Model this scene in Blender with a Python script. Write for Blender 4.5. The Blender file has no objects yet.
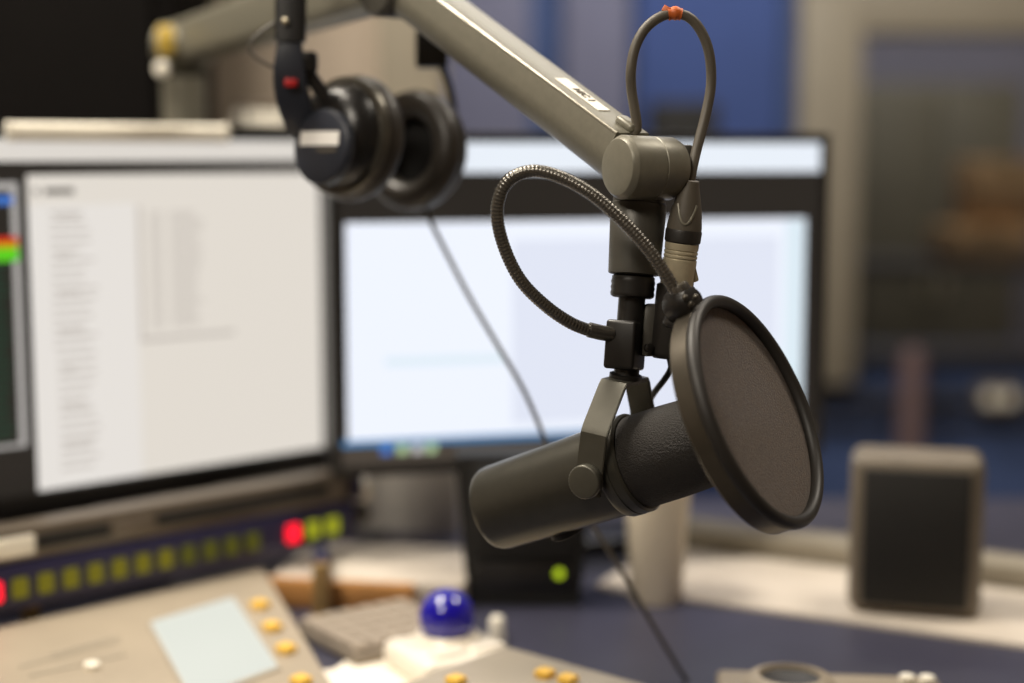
import bpy, bmesh, math, random
from mathutils import Vector, Matrix

random.seed(7)
SC = bpy.context.scene
COL = SC.collection

# ------------------------------------------------------------------ camera
F_PX = 1540.0
PITCH = math.radians(6.9)
CAM = Vector((0.0, -1.0, 1.20))
RX = Vector((1, 0, 0))
UP = Vector((0, math.sin(PITCH), math.cos(PITCH)))
FW = Vector((0, math.cos(PITCH), -math.sin(PITCH)))
ZV = Vector((0, 0, 1))


def at(px, py, d):
    """The place a point of the photograph has at distance d from the camera."""
    return CAM + d * ((px - 512) / F_PX * RX + (341.5 - py) / F_PX * UP + FW)


def ray(px, py):
    return (px - 512) / F_PX * RX + (341.5 - py) / F_PX * UP + FW


def on_z(px, py, z):
    r = ray(px, py)
    return CAM + r * ((z - CAM.z) / r.z)


def on_plane(px, py, p, n):
    r = ray(px, py)
    return CAM + r * ((p - CAM).dot(n) / r.dot(n))


def cv(x, y, z):
    """A direction given as right, up, towards-the-camera."""
    return (x * RX + y * UP - z * FW).normalized()


cam_d = bpy.data.cameras.new('camera')
cam = bpy.data.objects.new('camera', cam_d)
COL.objects.link(cam)
cam.location = CAM
cam.rotation_euler = (math.pi / 2 - PITCH, 0, 0)
cam_d.sensor_width = 36.0
cam_d.lens = F_PX / 1024 * 36.0
cam_d.clip_start = 0.05
cam_d.dof.use_dof = True
cam_d.dof.focus_distance = 0.975
cam_d.dof.aperture_fstop = cam_d.lens / 28.5
SC.camera = cam


# ------------------------------------------------------------------ materials
def lin(c):
    return tuple((v / 12.92 if v <= 0.04045 else ((v + 0.055) / 1.055) ** 2.4) for v in (x / 255 for x in c))


MATS = {}


def mat(name, rgb, rough=0.5, metal=0.0, spec=0.5, var=0.08, scale=60, bump=0.0, bscale=400, alpha=1.0,
        trans=0.0, sheen=0.0, coat=0.0):
    m = bpy.data.materials.new(name)
    m.use_nodes = True
    nt = m.node_tree
    b = nt.nodes['Principled BSDF']
    base = lin(rgb)
    b.inputs['Roughness'].default_value = rough
    b.inputs['Metallic'].default_value = metal
    b.inputs['Specular IOR Level'].default_value = spec
    b.inputs['Alpha'].default_value = alpha
    b.inputs['Transmission Weight'].default_value = trans
    b.inputs['Sheen Weight'].default_value = sheen
    b.inputs['Coat Weight'].default_value = coat
    tc = nt.nodes.new('ShaderNodeTexCoord')
    nz = nt.nodes.new('ShaderNodeTexNoise')
    nz.inputs['Scale'].default_value = scale
    nz.inputs['Detail'].default_value = 4
    nt.links.new(tc.outputs['Object'], nz.inputs['Vector'])
    rp = nt.nodes.new('ShaderNodeValToRGB')
    rp.color_ramp.elements[0].position = 0.3
    rp.color_ramp.elements[1].position = 0.7
    rp.color_ramp.elements[0].color = (*[v * (1 - var) for v in base], 1)
    rp.color_ramp.elements[1].color = (*[min(1, v * (1 + var)) for v in base], 1)
    nt.links.new(nz.outputs['Fac'], rp.inputs['Fac'])
    nt.links.new(rp.outputs['Color'], b.inputs['Base Color'])
    if bump:
        n2 = nt.nodes.new('ShaderNodeTexNoise')
        n2.inputs['Scale'].default_value = bscale
        n2.inputs['Detail'].default_value = 3
        nt.links.new(tc.outputs['Object'], n2.inputs['Vector'])
        bp = nt.nodes.new('ShaderNodeBump')
        bp.inputs['Strength'].default_value = bump
        bp.inputs['Distance'].default_value = 0.002
        nt.links.new(n2.outputs['Fac'], bp.inputs['Height'])
        nt.links.new(bp.outputs['Normal'], b.inputs['Normal'])
    MATS[name] = m
    return m


def glow(name, rgb, strength=1.0, rough=0.4):
    m = bpy.data.materials.new(name)
    m.use_nodes = True
    b = m.node_tree.nodes['Principled BSDF']
    c = lin(rgb)
    b.inputs['Base Color'].default_value = (0.01, 0.01, 0.01, 1)
    b.inputs['Specular IOR Level'].default_value = 0.2
    b.inputs['Roughness'].default_value = rough
    b.inputs['Emission Color'].default_value = (*c, 1)
    b.inputs['Emission Strength'].default_value = strength
    MATS[name] = m
    return m


M = {}
M['arm'] = mat('arm_grey_paint', (124, 121, 108), 0.40, 0.25, var=0.05, scale=200, bump=0.05, bscale=900)
M['arm_highlight'] = mat('arm_edge_highlight_paint', (158, 154, 140), 0.22, 0.4, var=0.04, scale=200)  # paler than the arm paint, puts the edge's caught light into the colour
M['arm_dark'] = mat('arm_dark_paint', (74, 72, 66), 0.42, 0.2, var=0.05, scale=150, bump=0.06, bscale=900)
M['mic'] = mat('microphone_grey_enamel', (73, 71, 64), 0.33, 0.55, var=0.05, scale=120, bump=0.05, bscale=1200)
M['yoke'] = mat('yoke_grey_enamel', (90, 88, 79), 0.38, 0.45, var=0.06, scale=120, bump=0.04, bscale=900)
M['foam'] = mat('windscreen_foam', (29, 24, 19), 0.7, 0.0, spec=0.6, var=0.35, scale=700, bump=0.75, bscale=1000)
M['black'] = mat('black_plastic', (30, 28, 26), 0.35, var=0.1, scale=80)
M['black_matte'] = mat('black_matte', (23, 22, 20), 0.7, var=0.15, scale=60)
M['rubber'] = mat('black_rubber', (38, 35, 32), 0.5, var=0.1, scale=80)
M['cable'] = mat('grey_cable_jacket', (90, 84, 74), 0.5, var=0.06, scale=60)
M['cable_thin'] = mat('dark_cord_jacket', (74, 69, 62), 0.5, var=0.06, scale=60)
M['goose'] = mat('gooseneck_metal', (116, 113, 107), 0.27, 0.8, var=0.08, scale=200)
M['nickel'] = mat('nickel_shell', (196, 186, 160), 0.34, 0.35, var=0.06, scale=200)
M['tape'] = mat('orange_tape', (206, 102, 42), 0.5, var=0.08, scale=300)
M['label'] = mat('white_label_paper', (242, 238, 226), 0.6, var=0.02, scale=200)
M['ink'] = mat('grey_ink', (84, 78, 68), 0.7, var=0.05)
M['hoop'] = mat('filter_hoop_metal', (92, 86, 76), 0.32, 0.7, var=0.06, scale=150)
M['mesh'] = mat('filter_nylon_mesh', (80, 62, 45), 0.75, var=0.45, scale=520, bump=0.6, bscale=800, alpha=0.93, sheen=0.3)
M['bezel'] = mat('monitor_black_bezel', (27, 25, 24), 0.35, var=0.06)
M['cream'] = mat('cream_plastic', (252, 246, 230), 0.4, var=0.03, scale=40)
M['white'] = mat('white_plastic', (236, 228, 214), 0.35, var=0.03, scale=40, coat=0.2)
M['paper'] = mat('white_paper', (240, 232, 218), 0.7, var=0.02)
M['console'] = mat('console_beige_paint', (164, 152, 134), 0.45, var=0.04, scale=30)
M['console_grey'] = mat('console_grey_paint', (164, 155, 140), 0.45, var=0.04, scale=30)
M['bridge'] = mat('bridge_brown_grey_metal', (112, 102, 90), 0.4, 0.4, var=0.05, scale=50)
M['navy_strip'] = mat('navy_key_strip', (42, 40, 72), 0.4, var=0.06)
M['desk'] = mat('dark_blue_desk_laminate', (58, 58, 74), 0.42, var=0.06, scale=20)
M['ledge'] = mat('pale_ledge_laminate', (208, 198, 185), 0.4, var=0.04, scale=15)
M['wood'] = mat('wood_edge', (184, 132, 76), 0.45, var=0.15, scale=25)
M['tan_post'] = mat('tan_metal_post', (150, 124, 82), 0.4, 0.3, var=0.05)
M['keyboard'] = mat('keyboard_grey_plastic', (136, 126, 114), 0.55, var=0.05)
M['keycap'] = mat('keycap_grey_plastic', (160, 148, 134), 0.5, var=0.05)
M['ball'] = mat('blue_trackball_resin', (24, 16, 150), 0.08, var=0.1, scale=30, coat=0.6)
M['cup'] = mat('cream_cup_card', (238, 226, 202), 0.6, var=0.03)
M['spk_body'] = mat('speaker_grey_cabinet', (108, 99, 86), 0.5, var=0.05)
M['grille'] = mat('speaker_black_grille', (24, 22, 19), 0.7, var=0.3, scale=600, bump=0.4, bscale=900)
M['hp_black'] = mat('headphone_black_plastic', (24, 23, 23), 0.3, var=0.08)
M['hp_blue'] = mat('headphone_slate_plastic', (40, 44, 54), 0.35, var=0.08)
M['hp_pad'] = mat('headphone_pad_leatherette', (42, 37, 31), 0.42, var=0.1, bump=0.2, bscale=300)
M['hp_cloth'] = mat('headphone_inner_cloth', (10, 9, 8), 0.9, var=0.1)
M['hp_grey'] = mat('headphone_satin_ring', (88, 84, 76), 0.3, 0.6, var=0.05)
M['red_mark'] = mat('red_mark_print', (190, 20, 24), 0.5, var=0.02)
M['silver_print'] = mat('silver_print', (240, 238, 234), 0.5, var=0.02)
M['yellow_mark'] = mat('yellow_cap', (190, 160, 62), 0.45, var=0.04)
M['wall_beige'] = mat('wall_beige_paint', (178, 164, 148), 0.8, var=0.02, scale=6, bump=0.05, bscale=200)
M['screen_felt'] = mat('desk_screen_felt', (230, 225, 216), 0.9, var=0.03)
M['wall_blue'] = mat('wall_blue_fabric', (70, 88, 132), 0.9, var=0.06, scale=8)
M['panel_lav'] = mat('panel_grey_lavender_fabric', (116, 118, 142), 0.9, var=0.05, scale=10)
M['panel_blue'] = mat('panel_blue_fabric', (62, 82, 138), 0.9, var=0.05, scale=10)
M['trim_tan'] = mat('trim_tan_wood', (142, 134, 118), 0.6, var=0.06, scale=10)
M['trim_dark'] = mat('trim_dark_metal', (48, 47, 50), 0.5, var=0.05)
M['room_wall'] = mat('far_room_wall', (122, 122, 140), 0.85, var=0.04, scale=8)
M['cabinet_black'] = mat('cabinet_black_fabric', (14, 12, 11), 0.95, spec=0.1, var=0.1)
M['cab_dark'] = mat('dark_cabinet_laminate', (80, 76, 64), 0.6, var=0.1, scale=5)
M['carton'] = mat('brown_carton', (172, 138, 96), 0.75, var=0.08, scale=12)
M['floor'] = mat('floor_grey_carpet', (92, 88, 86), 0.95, var=0.15, scale=90)
M['ceiling'] = mat('ceiling_white_tile', (222, 216, 206), 0.9, var=0.02)
M['pink_post'] = mat('pinkish_wood', (104, 84, 84), 0.6, var=0.08, scale=15)
M['led_off_y'] = glow('key_dim_yellow', (132, 122, 20), 0.62)
M['led_off_g'] = glow('key_dim_olive', (96, 94, 18), 0.6)
M['led_on_g'] = glow('key_lit_green', (160, 164, 30), 0.9)
M['led_on_r'] = glow('key_lit_red', (250, 20, 44), 1.9)
M['led_green'] = glow('power_light_green', (150, 172, 25), 2.1)
M['btn_yellow'] = mat('yellow_button', (236, 190, 78), 0.4, var=0.03)
M['display'] = glow('touch_display_lit', (232, 235, 224), 0.95)
M['scr_dark'] = glow('screen_dark', (40, 36, 32), 1.0, 0.3)
M['scr_left'] = glow('screen_warm_white', (226, 219, 209), 1.0)
M['scr_left_strip'] = glow('screen_warm_strip', (222, 216, 208), 1.0)
M['scr_left_pane'] = glow('screen_list_pane', (230, 225, 219), 1.0)
M['scr_line'] = glow('screen_text_grey', (188, 180, 172), 1.0)
M['scr_line_dark'] = glow('screen_text_dark', (110, 104, 98), 1.0)
M['scr_right'] = glow('screen_cool_white', (236, 241, 252), 1.05)
M['scr_right2'] = glow('screen_cool_pale', (226, 231, 246), 1.0)
M['scr_cyan'] = glow('screen_pale_cyan', (222, 237, 246), 1.0)
M['scr_strip'] = glow('screen_cool_strip', (234, 241, 250), 1.0)
M['scr_blue'] = glow('screen_blue_line', (70, 130, 180), 1.0)
M['scr_task'] = glow('screen_taskbar', (74, 66, 58), 1.0)
M['ico_blue'] = glow('icon_blue', (60, 110, 190), 1.2)
M['ico_green'] = glow('icon_green', (170, 196, 150), 1.2)
M['ico_pale'] = glow('icon_pale', (190, 190, 190), 1.2)
M['scr_red'] = glow('screen_red', (214, 44, 14), 1.0)
M['scr_yel'] = glow('screen_yellow', (190, 160, 24), 1.0)
M['scr_grn'] = glow('screen_green', (92, 206, 30), 1.0)
M['scr_dgrn'] = glow('screen_dark_green', (34, 60, 46), 1.0)
M['scr_gry'] = glow('screen_scroll_grey', (176, 172, 168), 1.0)


# ------------------------------------------------------------------ mesh builder
class MB:
    def __init__(self):
        self.bm = bmesh.new()

    def box(self, c, size, ax=None, bevel=0.0, seg=2):
        """size along the axes ax (three unit vectors, default world)."""
        ax = ax or (Vector((1, 0, 0)), Vector((0, 1, 0)), ZV)
        t = bmesh.new()
        bmesh.ops.create_cube(t, size=1.0)
        for v in t.verts:
            v.co = Vector((v.co.x * size[0], v.co.y * size[1], v.co.z * size[2]))
        if bevel:
            bmesh.ops.bevel(t, geom=t.edges[:], offset=bevel, segments=seg, profile=0.5, affect='EDGES')
        for v in t.verts:
            v.co = c + ax[0] * v.co.x + ax[1] * v.co.y + ax[2] * v.co.z
        self._add(t)
        return self

    def _add(self, t):
        bmesh.ops.recalc_face_normals(t, faces=t.faces[:])
        me = bpy.data.meshes.new('tmp')
        t.to_mesh(me)
        t.free()
        self.bm.from_mesh(me)
        bpy.data.meshes.remove(me)

    def lathe(self, o, a, prof, n=40, ref=None, cap=True):
        """prof = [(t along a, radius)]"""
        a = a.normalized()
        r = ref or (ZV if abs(a.z) < 0.9 else RX)
        e1 = (r - a * r.dot(a)).normalized()
        e2 = a.cross(e1)
        t = bmesh.new()
        rings = []
        for (s, rad) in prof:
            if rad < 1e-6:
                rings.append([t.verts.new(o + a * s)])
            else:
                rings.append([t.verts.new(o + a * s + (e1 * math.cos(k * 2 * math.pi / n) + e2 * math.sin(k * 2 * math.pi / n)) * rad) for k in range(n)])
        for A, B in zip(rings[:-1], rings[1:]):
            for k in range(n):
                k2 = (k + 1) % n
                if len(A) == 1 and len(B) == 1:
                    continue
                if len(A) == 1:
                    t.faces.new((A[0], B[k2], B[k]))
                elif len(B) == 1:
                    t.faces.new((A[k], A[k2], B[0]))
                else:
                    t.faces.new((A[k], A[k2], B[k2], B[k]))
        if cap:
            for R_ in (rings[0], rings[-1]):
                if len(R_) > 2:
                    t.faces.new(R_)
        self._add(t)
        return self

    def ring(self, o, a, prof, n=64):
        """closed profile revolved"""
        a = a.normalized()
        r = ZV if abs(a.z) < 0.9 else RX
        e1 = (r - a * r.dot(a)).normalized()
        e2 = a.cross(e1)
        t = bmesh.new()
        rings = [[t.verts.new(o + a * s + (e1 * math.cos(k * 2 * math.pi / n) + e2 * math.sin(k * 2 * math.pi / n)) * rad) for (s, rad) in prof] for k in range(n)]
        m = len(prof)
        for k in range(n):
            A, B = rings[k], rings[(k + 1) % n]
            for j in range(m):
                t.faces.new((A[j], A[(j + 1) % m], B[(j + 1) % m], B[j]))
        self._add(t)
        return self

    def tube(self, pts, rad, n=14, step=0.004, ridge=None):
        P = catmull(pts, step)
        if callable(rad):
            rf = rad
        else:
            rf = lambda u: rad
        if ridge:
            P = catmull(pts, ridge / 4)
        t = bmesh.new()
        tan = [(P[min(i + 1, len(P) - 1)] - P[max(i - 1, 0)]).normalized() for i in range(len(P))]
        r = ZV if abs(tan[0].z) < 0.9 else RX
        e = (r - tan[0] * r.dot(tan[0])).normalized()
        rings = []
        for i, p in enumerate(P):
            e = (e - tan[i] * e.dot(tan[i])).normalized()
            f = tan[i].cross(e)
            rr = rf(i / (len(P) - 1))
            if ridge:
                rr *= (1.0, 0.985, 0.905, 0.985)[i % 4]
            rings.append([t.verts.new(p + (e * math.cos(k * 2 * math.pi / n) + f * math.sin(k * 2 * math.pi / n)) * rr) for k in range(n)])
        for A, B in zip(rings[:-1], rings[1:]):
            for k in range(n):
                t.faces.new((A[k], A[(k + 1) % n], B[(k + 1) % n], B[k]))
        t.faces.new(rings[0])
        t.faces.new(rings[-1])
        self._add(t)
        return self

    def prism(self, poly, ext, bevel=0.0, seg=2):
        """poly = list of points, extruded along the vector ext"""
        t = bmesh.new()
        A = [t.verts.new(p) for p in poly]
        B = [t.verts.new(p + ext) for p in poly]
        n = len(poly)
        t.faces.new(A)
        t.faces.new(B[::-1])
        for k in range(n):
            t.faces.new((A[k], A[(k + 1) % n], B[(k + 1) % n], B[k]))
        if bevel:
            bmesh.ops.bevel(t, geom=t.edges[:], offset=bevel, segments=seg, profile=0.5, affect='EDGES')
        self._add(t)
        return self

    def ball(self, c, r, sx=1, sy=1, sz=1, seg=32):
        t = bmesh.new()
        bmesh.ops.create_uvsphere(t, u_segments=seg, v_segments=seg // 2, radius=r)
        for v in t.verts:
            v.co = c + Vector((v.co.x * sx, v.co.y * sy, v.co.z * sz))
        self._add(t)
        return self

    def loft(self, secs):
        t = bmesh.new()
        R = [[t.verts.new(p) for p in s] for s in secs]
        n = len(secs[0])
        for A, B in zip(R[:-1], R[1:]):
            for k in range(n):
                t.faces.new((A[k], A[(k + 1) % n], B[(k + 1) % n], B[k]))
        t.faces.new(R[0])
        t.faces.new(R[-1])
        self._add(t)
        return self

    def build(self, name, material, parent=None, smooth=35):
        me = bpy.data.meshes.new(name)
        o = bpy.data.objects.new(name, me)
        COL.objects.link(o)
        vs = self.bm.verts
        if parent is not None:
            root = parent
            while root.parent is not None:
                root = root.parent
            off = root.location.copy()
            o.parent = parent
        else:
            lo = Vector((min(v.co.x for v in vs), min(v.co.y for v in vs), min(v.co.z for v in vs)))
            hi = Vector((max(v.co.x for v in vs), max(v.co.y for v in vs), max(v.co.z for v in vs)))
            off = Vector(((lo.x + hi.x) / 2, (lo.y + hi.y) / 2, lo.z))
            o.location = off
        for v in vs:
            v.co -= off
        self.bm.to_mesh(me)
        self.bm.free()
        me.materials.append(M[material] if isinstance(material, str) else material)
        for p in me.polygons:
            p.use_smooth = True
        me.set_sharp_from_angle(angle=math.radians(smooth))
        return o


def catmull(pts, step):
    P = [pts[0] * 2 - pts[1]] + list(pts) + [pts[-1] * 2 - pts[-2]]
    dense = []
    for i in range(1, len(P) - 2):
        a, b, c, d = P[i - 1:i + 3]
        for k in range(24):
            t = k / 24
            dense.append(0.5 * ((2 * b) + (c - a) * t + (2 * a - 5 * b + 4 * c - d) * t * t + (3 * b - a - 3 * c + d) * t ** 3))
    dense.append(P[-2].copy())
    out = [dense[0]]
    acc = 0.0
    for p, q in zip(dense[:-1], dense[1:]):
        L = (q - p).length
        if L < 1e-9:
            continue
        s = step - acc
        while s <= L:
            out.append(p.lerp(q, s / L))
            s += step
        acc = L - (s - step)
    if (out[-1] - dense[-1]).length > step * 0.3:
        out.append(dense[-1])
    return out


def thing(name, label, cat, loc, group=None):
    o = bpy.data.objects.new(name, None)
    COL.objects.link(o)
    o.empty_display_size = 0.02
    o.location = loc
    return tag(o, label, cat, group)


def tag(o, label=None, cat=None, group=None, kind=None):
    if label:
        o['label'] = label
    if cat:
        o['category'] = cat
    if group:
        o['group'] = group
    if kind:
        o['kind'] = kind
    return o


def struct(mb, name, material, label=None, cat=None, parent=None):
    o = mb.build(name, material, parent)
    if parent is None:
        tag(o, label, cat, kind='structure')
    return o


def part(mb, name, material, parent, label=None, smooth=35):
    o = mb.build(name, material, parent, smooth)
    if label:
        o['label'] = label
    return o


def text_mesh(name, body, size, origin, ex, ey, material, parent, align='CENTER', spacing=1.0):
    cu = bpy.data.curves.new('tmp_text', 'FONT')
    cu.body = body
    cu.size = size
    cu.align_x = align
    cu.align_y = 'CENTER'
    cu.extrude = 0.0001
    cu.offset = size * 0.045
    cu.space_character = spacing
    ob = bpy.data.objects.new('tmp_text', cu)
    COL.objects.link(ob)
    dg = bpy.context.evaluated_depsgraph_get()
    me = bpy.data.meshes.new_from_object(ob.evaluated_get(dg))
    bpy.data.objects.remove(ob)
    me.name = name
    ez = ex.cross(ey).normalized()
    root = parent
    while root.parent is not None:
        root = root.parent
    for v in me.vertices:
        v.co = origin + ex * v.co.x + ey * v.co.y + ez * v.co.z - root.location
    me.materials.clear()
    me.materials.append(M[material])
    o = bpy.data.objects.new(name, me)
    COL.objects.link(o)
    o.parent = parent
    return o


# ------------------------------------------------------------------ levels
DESK = 0.77
YAW_AX = (Vector((0.7375, 0.675, 0)).normalized())          # the left monitor's width direction

# ================================================================== SETTING
struct(MB().box(Vector((0.4, 1.6, -0.02)), (6.4, 8.8, 0.04)), 'floor', 'floor', 'grey carpeted floor of the studio', 'floor')
struct(MB().box(Vector((0.4, 1.6, 2.66)), (6.4, 8.8, 0.06)), 'ceiling', 'ceiling', 'white ceiling of the studio', 'ceiling')
WB = 2.9          # the back wall's face
wx0 = 0.715       # window opening
wx1 = 2.05
wz0, wz1 = 0.71, 1.50
wb = MB()
wb.box(Vector(((-2.4 + wx0) / 2, WB + 0.06, 1.315)), (2.4 + wx0, 0.12, 2.63))
wb.box(Vector(((wx1 + 2.6) / 2, WB + 0.06, 1.315)), (2.6 - wx1, 0.12, 2.63))
wb.box(Vector(((wx0 + wx1) / 2, WB + 0.06, wz0 / 2)), (wx1 - wx0, 0.12, wz0))
wb.box(Vector(((wx0 + wx1) / 2, WB + 0.06, (wz1 + 2.63) / 2)), (wx1 - wx0, 0.12, 2.63 - wz1))
struct(wb, 'wall_back', 'wall_blue', 'blue back wall with a window into the next room', 'wall')
struct(MB().box(Vector((-2.46, 1.0, 1.315)), (0.12, 7.6, 2.63)), 'wall_left', 'wall_beige', 'beige left wall of the studio', 'wall')
struct(MB().box(Vector((2.66, 1.6, 1.315)), (0.12, 8.8, 2.63)), 'wall_right', 'wall_beige', 'beige right wall of the studio', 'wall')
struct(MB().box(Vector((0.1, -2.8, 1.315)), (5.2, 0.12, 2.63)), 'wall_front', 'wall_beige', 'beige wall opposite the desk', 'wall')
# the beige stretch of wall close behind the left monitor
WN = 1.25
struct(MB().box(Vector(((-2.4 - 0.19) / 2, WN + 0.07, 1.315)), (2.4 - 0.19, 0.14, 2.63)), 'wall_middle', 'wall_beige', 'beige partition wall behind the left monitor', 'wall')
struct(MB().box(Vector((-0.145, WN + 0.065, 1.315)), (0.09, 0.17, 2.63), bevel=0.004), 'trim_1', 'trim_tan', 'tan post at the end of the beige partition', 'trim')
# the next room, seen through the window
struct(MB().box(Vector((1.4, 5.6, 1.315)), (3.6, 0.12, 2.63)), 'wall_far', 'room_wall', 'grey blue wall of the next room beyond the window', 'wall')
struct(MB().box(Vector((0.05, 4.3, 1.315)), (0.12, 2.5, 2.63)), 'wall_far_left', 'room_wall', 'side wall of the next room beyond the window', 'wall')
win = bpy.data.objects.new('window_1', None)
COL.objects.link(win)
win.location = Vector(((wx0 + wx1) / 2, WB, wz0))
tag(win, 'tan framed window into the dim next room', 'window', kind='structure')
fr = MB()
fr.box(Vector((wx0 + 0.068, WB - 0.005, (wz0 + wz1) / 2)), (0.15, 0.15, wz1 - wz0 + 0.16), bevel=0.006)
fr.box(Vector((wx1 - 0.03, WB - 0.005, (wz0 + wz1) / 2)), (0.10, 0.15, wz1 - wz0 + 0.16), bevel=0.006)
fr.box(Vector(((wx0 + wx1) / 2, WB - 0.004, wz1 + 0.08)), (wx1 - wx0 + 0.02, 0.148, 0.17), bevel=0.006)
part(fr, 'window_frame', 'trim_tan', win)
part(MB().box(Vector(((wx0 + wx1) / 2, WB - 0.01, wz0 - 0.012)), (wx1 - wx0 + 0.1, 0.08, 0.04), bevel=0.006), 'window_sill', 'trim_dark', win)
gm = bpy.data.materials.new('window_glass')
gm.use_nodes = True
nt = gm.node_tree
nt.nodes.clear()
out = nt.nodes.new('ShaderNodeOutputMaterial')
mx = nt.nodes.new('ShaderNodeMixShader')
tr = nt.nodes.new('ShaderNodeBsdfTransparent')
tr.inputs['Color'].default_value = (0.86, 0.88, 0.9, 1)
gl = nt.nodes.new('ShaderNodeBsdfGlossy')
gl.inputs['Roughness'].default_value = 0.03
fz = nt.nodes.new('ShaderNodeFresnel')
fz.inputs['IOR'].default_value = 1.45
nt.links.new(fz.outputs[0], mx.inputs[0])
nt.links.new(tr.outputs[0], mx.inputs[1])
nt.links.new(gl.outputs[0], mx.inputs[2])
nt.links.new(mx.outputs[0], out.inputs[0])
M['glass'] = gm
part(MB().box(Vector(((wx0 + wx1) / 2, WB + 0.03, (wz0 + wz1) / 2)), (wx1 - wx0 - 0.06, 0.006, wz1 - wz0 - 0.02)), 'window_pane', 'glass', win)
for k, (zz, hh) in enumerate(((0.582, 0.034), (0.515, 0.018))):
    struct(MB().box(Vector((1.2, WB - 0.02, zz)), (2.6, 0.014, hh), bevel=0.004), 'trim_%d' % (k + 2), 'trim_dark',
           ('wide dark rail along the blue wall below the window', 'narrow dark rail along the blue wall under the wide rail')[k], 'trim')

# panels on the back wall
for k, (a, b, mk, lb) in enumerate((
        (415, 530, 'panel_lav', 'grey lavender fabric panel on the blue wall just past the tan post'),
        (562, 628, 'panel_lav', 'narrow grey lavender fabric panel on the wall above the microphone joint'),
        (634, 776, 'panel_blue', 'wide blue fabric panel on the wall behind the loop of cable'))):
    d = 3.87
    xa, xb = (a - 512) / F_PX * d, (b - 512) / F_PX * d
    r = thing('acoustic_panel', lb, 'wall panel', Vector(((xa + xb) / 2, WB - 0.03, 0.3)), 'fabric panels on the back wall')
    part(MB().box(Vector(((xa + xb) / 2, WB - 0.028, 1.3)), (xb - xa, 0.04, 2.0), bevel=0.008), 'fabric_face', mk, r)
    part(MB().box(Vector(((xa + xb) / 2, WB - 0.004, 1.3)), (xb - xa - 0.03, 0.012, 1.96)), 'backing_frame', 'trim_dark', r)

# ================================================================== BACKGROUND THINGS
# black rack cabinet at the left
rx1 = (186 - 512) / F_PX * 2.0
r = thing('equipment_cabinet', 'tall black equipment cabinet against the beige wall behind the left monitor', 'cabinet', Vector((rx1 - 0.45, 1.05, 0)))
part(MB().box(Vector((rx1 - 0.45, 1.08, 1.0)), (0.9, 0.28, 1.98), bevel=0.008), 'body', 'cabinet_black', r)
dr = part(MB().box(Vector((rx1 - 0.45, 0.935, 1.0)), (0.86, 0.02, 1.9), bevel=0.004), 'door', 'cabinet_black', r)
part(MB().box(Vector((rx1 - 0.08, 0.917, 1.0)), (0.02, 0.025, 0.16), bevel=0.005), 'handle', 'black', dr)

# small cream box behind the monitors, on a wall shelf
p = at(248, 116, 1.95)
r = thing('wall_shelf', 'dark narrow shelf on the beige wall carrying a small cream box', 'shelf', Vector((p.x, WN - 0.1, p.z - 0.05)))
part(MB().box(Vector((p.x + 0.02, WN - 0.095, p.z - 0.037)), (0.34, 0.19, 0.018), bevel=0.003), 'board', 'black_matte', r)
for sx in (-0.1, 0.14):
    part(MB().box(Vector((p.x + sx, WN - 0.012, p.z - 0.09)), (0.02, 0.02, 0.09), bevel=0.003), 'bracket', 'trim_dark', r)
r = thing('junction_box', 'small cream box with a dark lid line on the shelf behind the left monitor', 'box', Vector((p.x, WN - 0.1, p.z - 0.028)))
part(MB().box(Vector((p.x, WN - 0.1, p.z - 0.008)), (0.088, 0.07, 0.039), bevel=0.005), 'case', 'cream', r)
part(MB().box(Vector((p.x, WN - 0.1, p.z + 0.0155)), (0.092, 0.074, 0.008), bevel=0.003), 'lid', 'bridge', r)
for sx in (-0.03, 0.03):
    part(MB().box(Vector((p.x + sx, WN - 0.137, p.z - 0.008)), (0.004, 0.004, 0.036)), 'clip', 'trim_dark', r)

# black loudspeaker on a floor stand in front of the blue wall
p = at(682, 120, 3.5)
r = thing('floor_speaker', 'black loudspeaker on a slim stand in front of the blue wall', 'speaker', Vector((p.x, p.y, 0)))
part(MB().box(Vector((p.x, p.y, p.z - 0.07)), (0.15, 0.14, 0.22), bevel=0.008), 'cabinet', 'black_matte', r)
part(MB().lathe(Vector((p.x, p.y - 0.068, p.z - 0.1)), Vector((0, -1, 0)), [(0, 0.05), (0.006, 0.05), (0.004, 0.042), (-0.004, 0.01), (-0.004, 0)]), 'woofer', 'black', r)
part(MB().lathe(Vector((p.x, p.y, 0.0)), ZV, [(0.0, 0.14), (0.015, 0.13), (0.02, 0.018), (p.z - 0.18, 0.018)], cap=True), 'stand', 'black', r)

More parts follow.
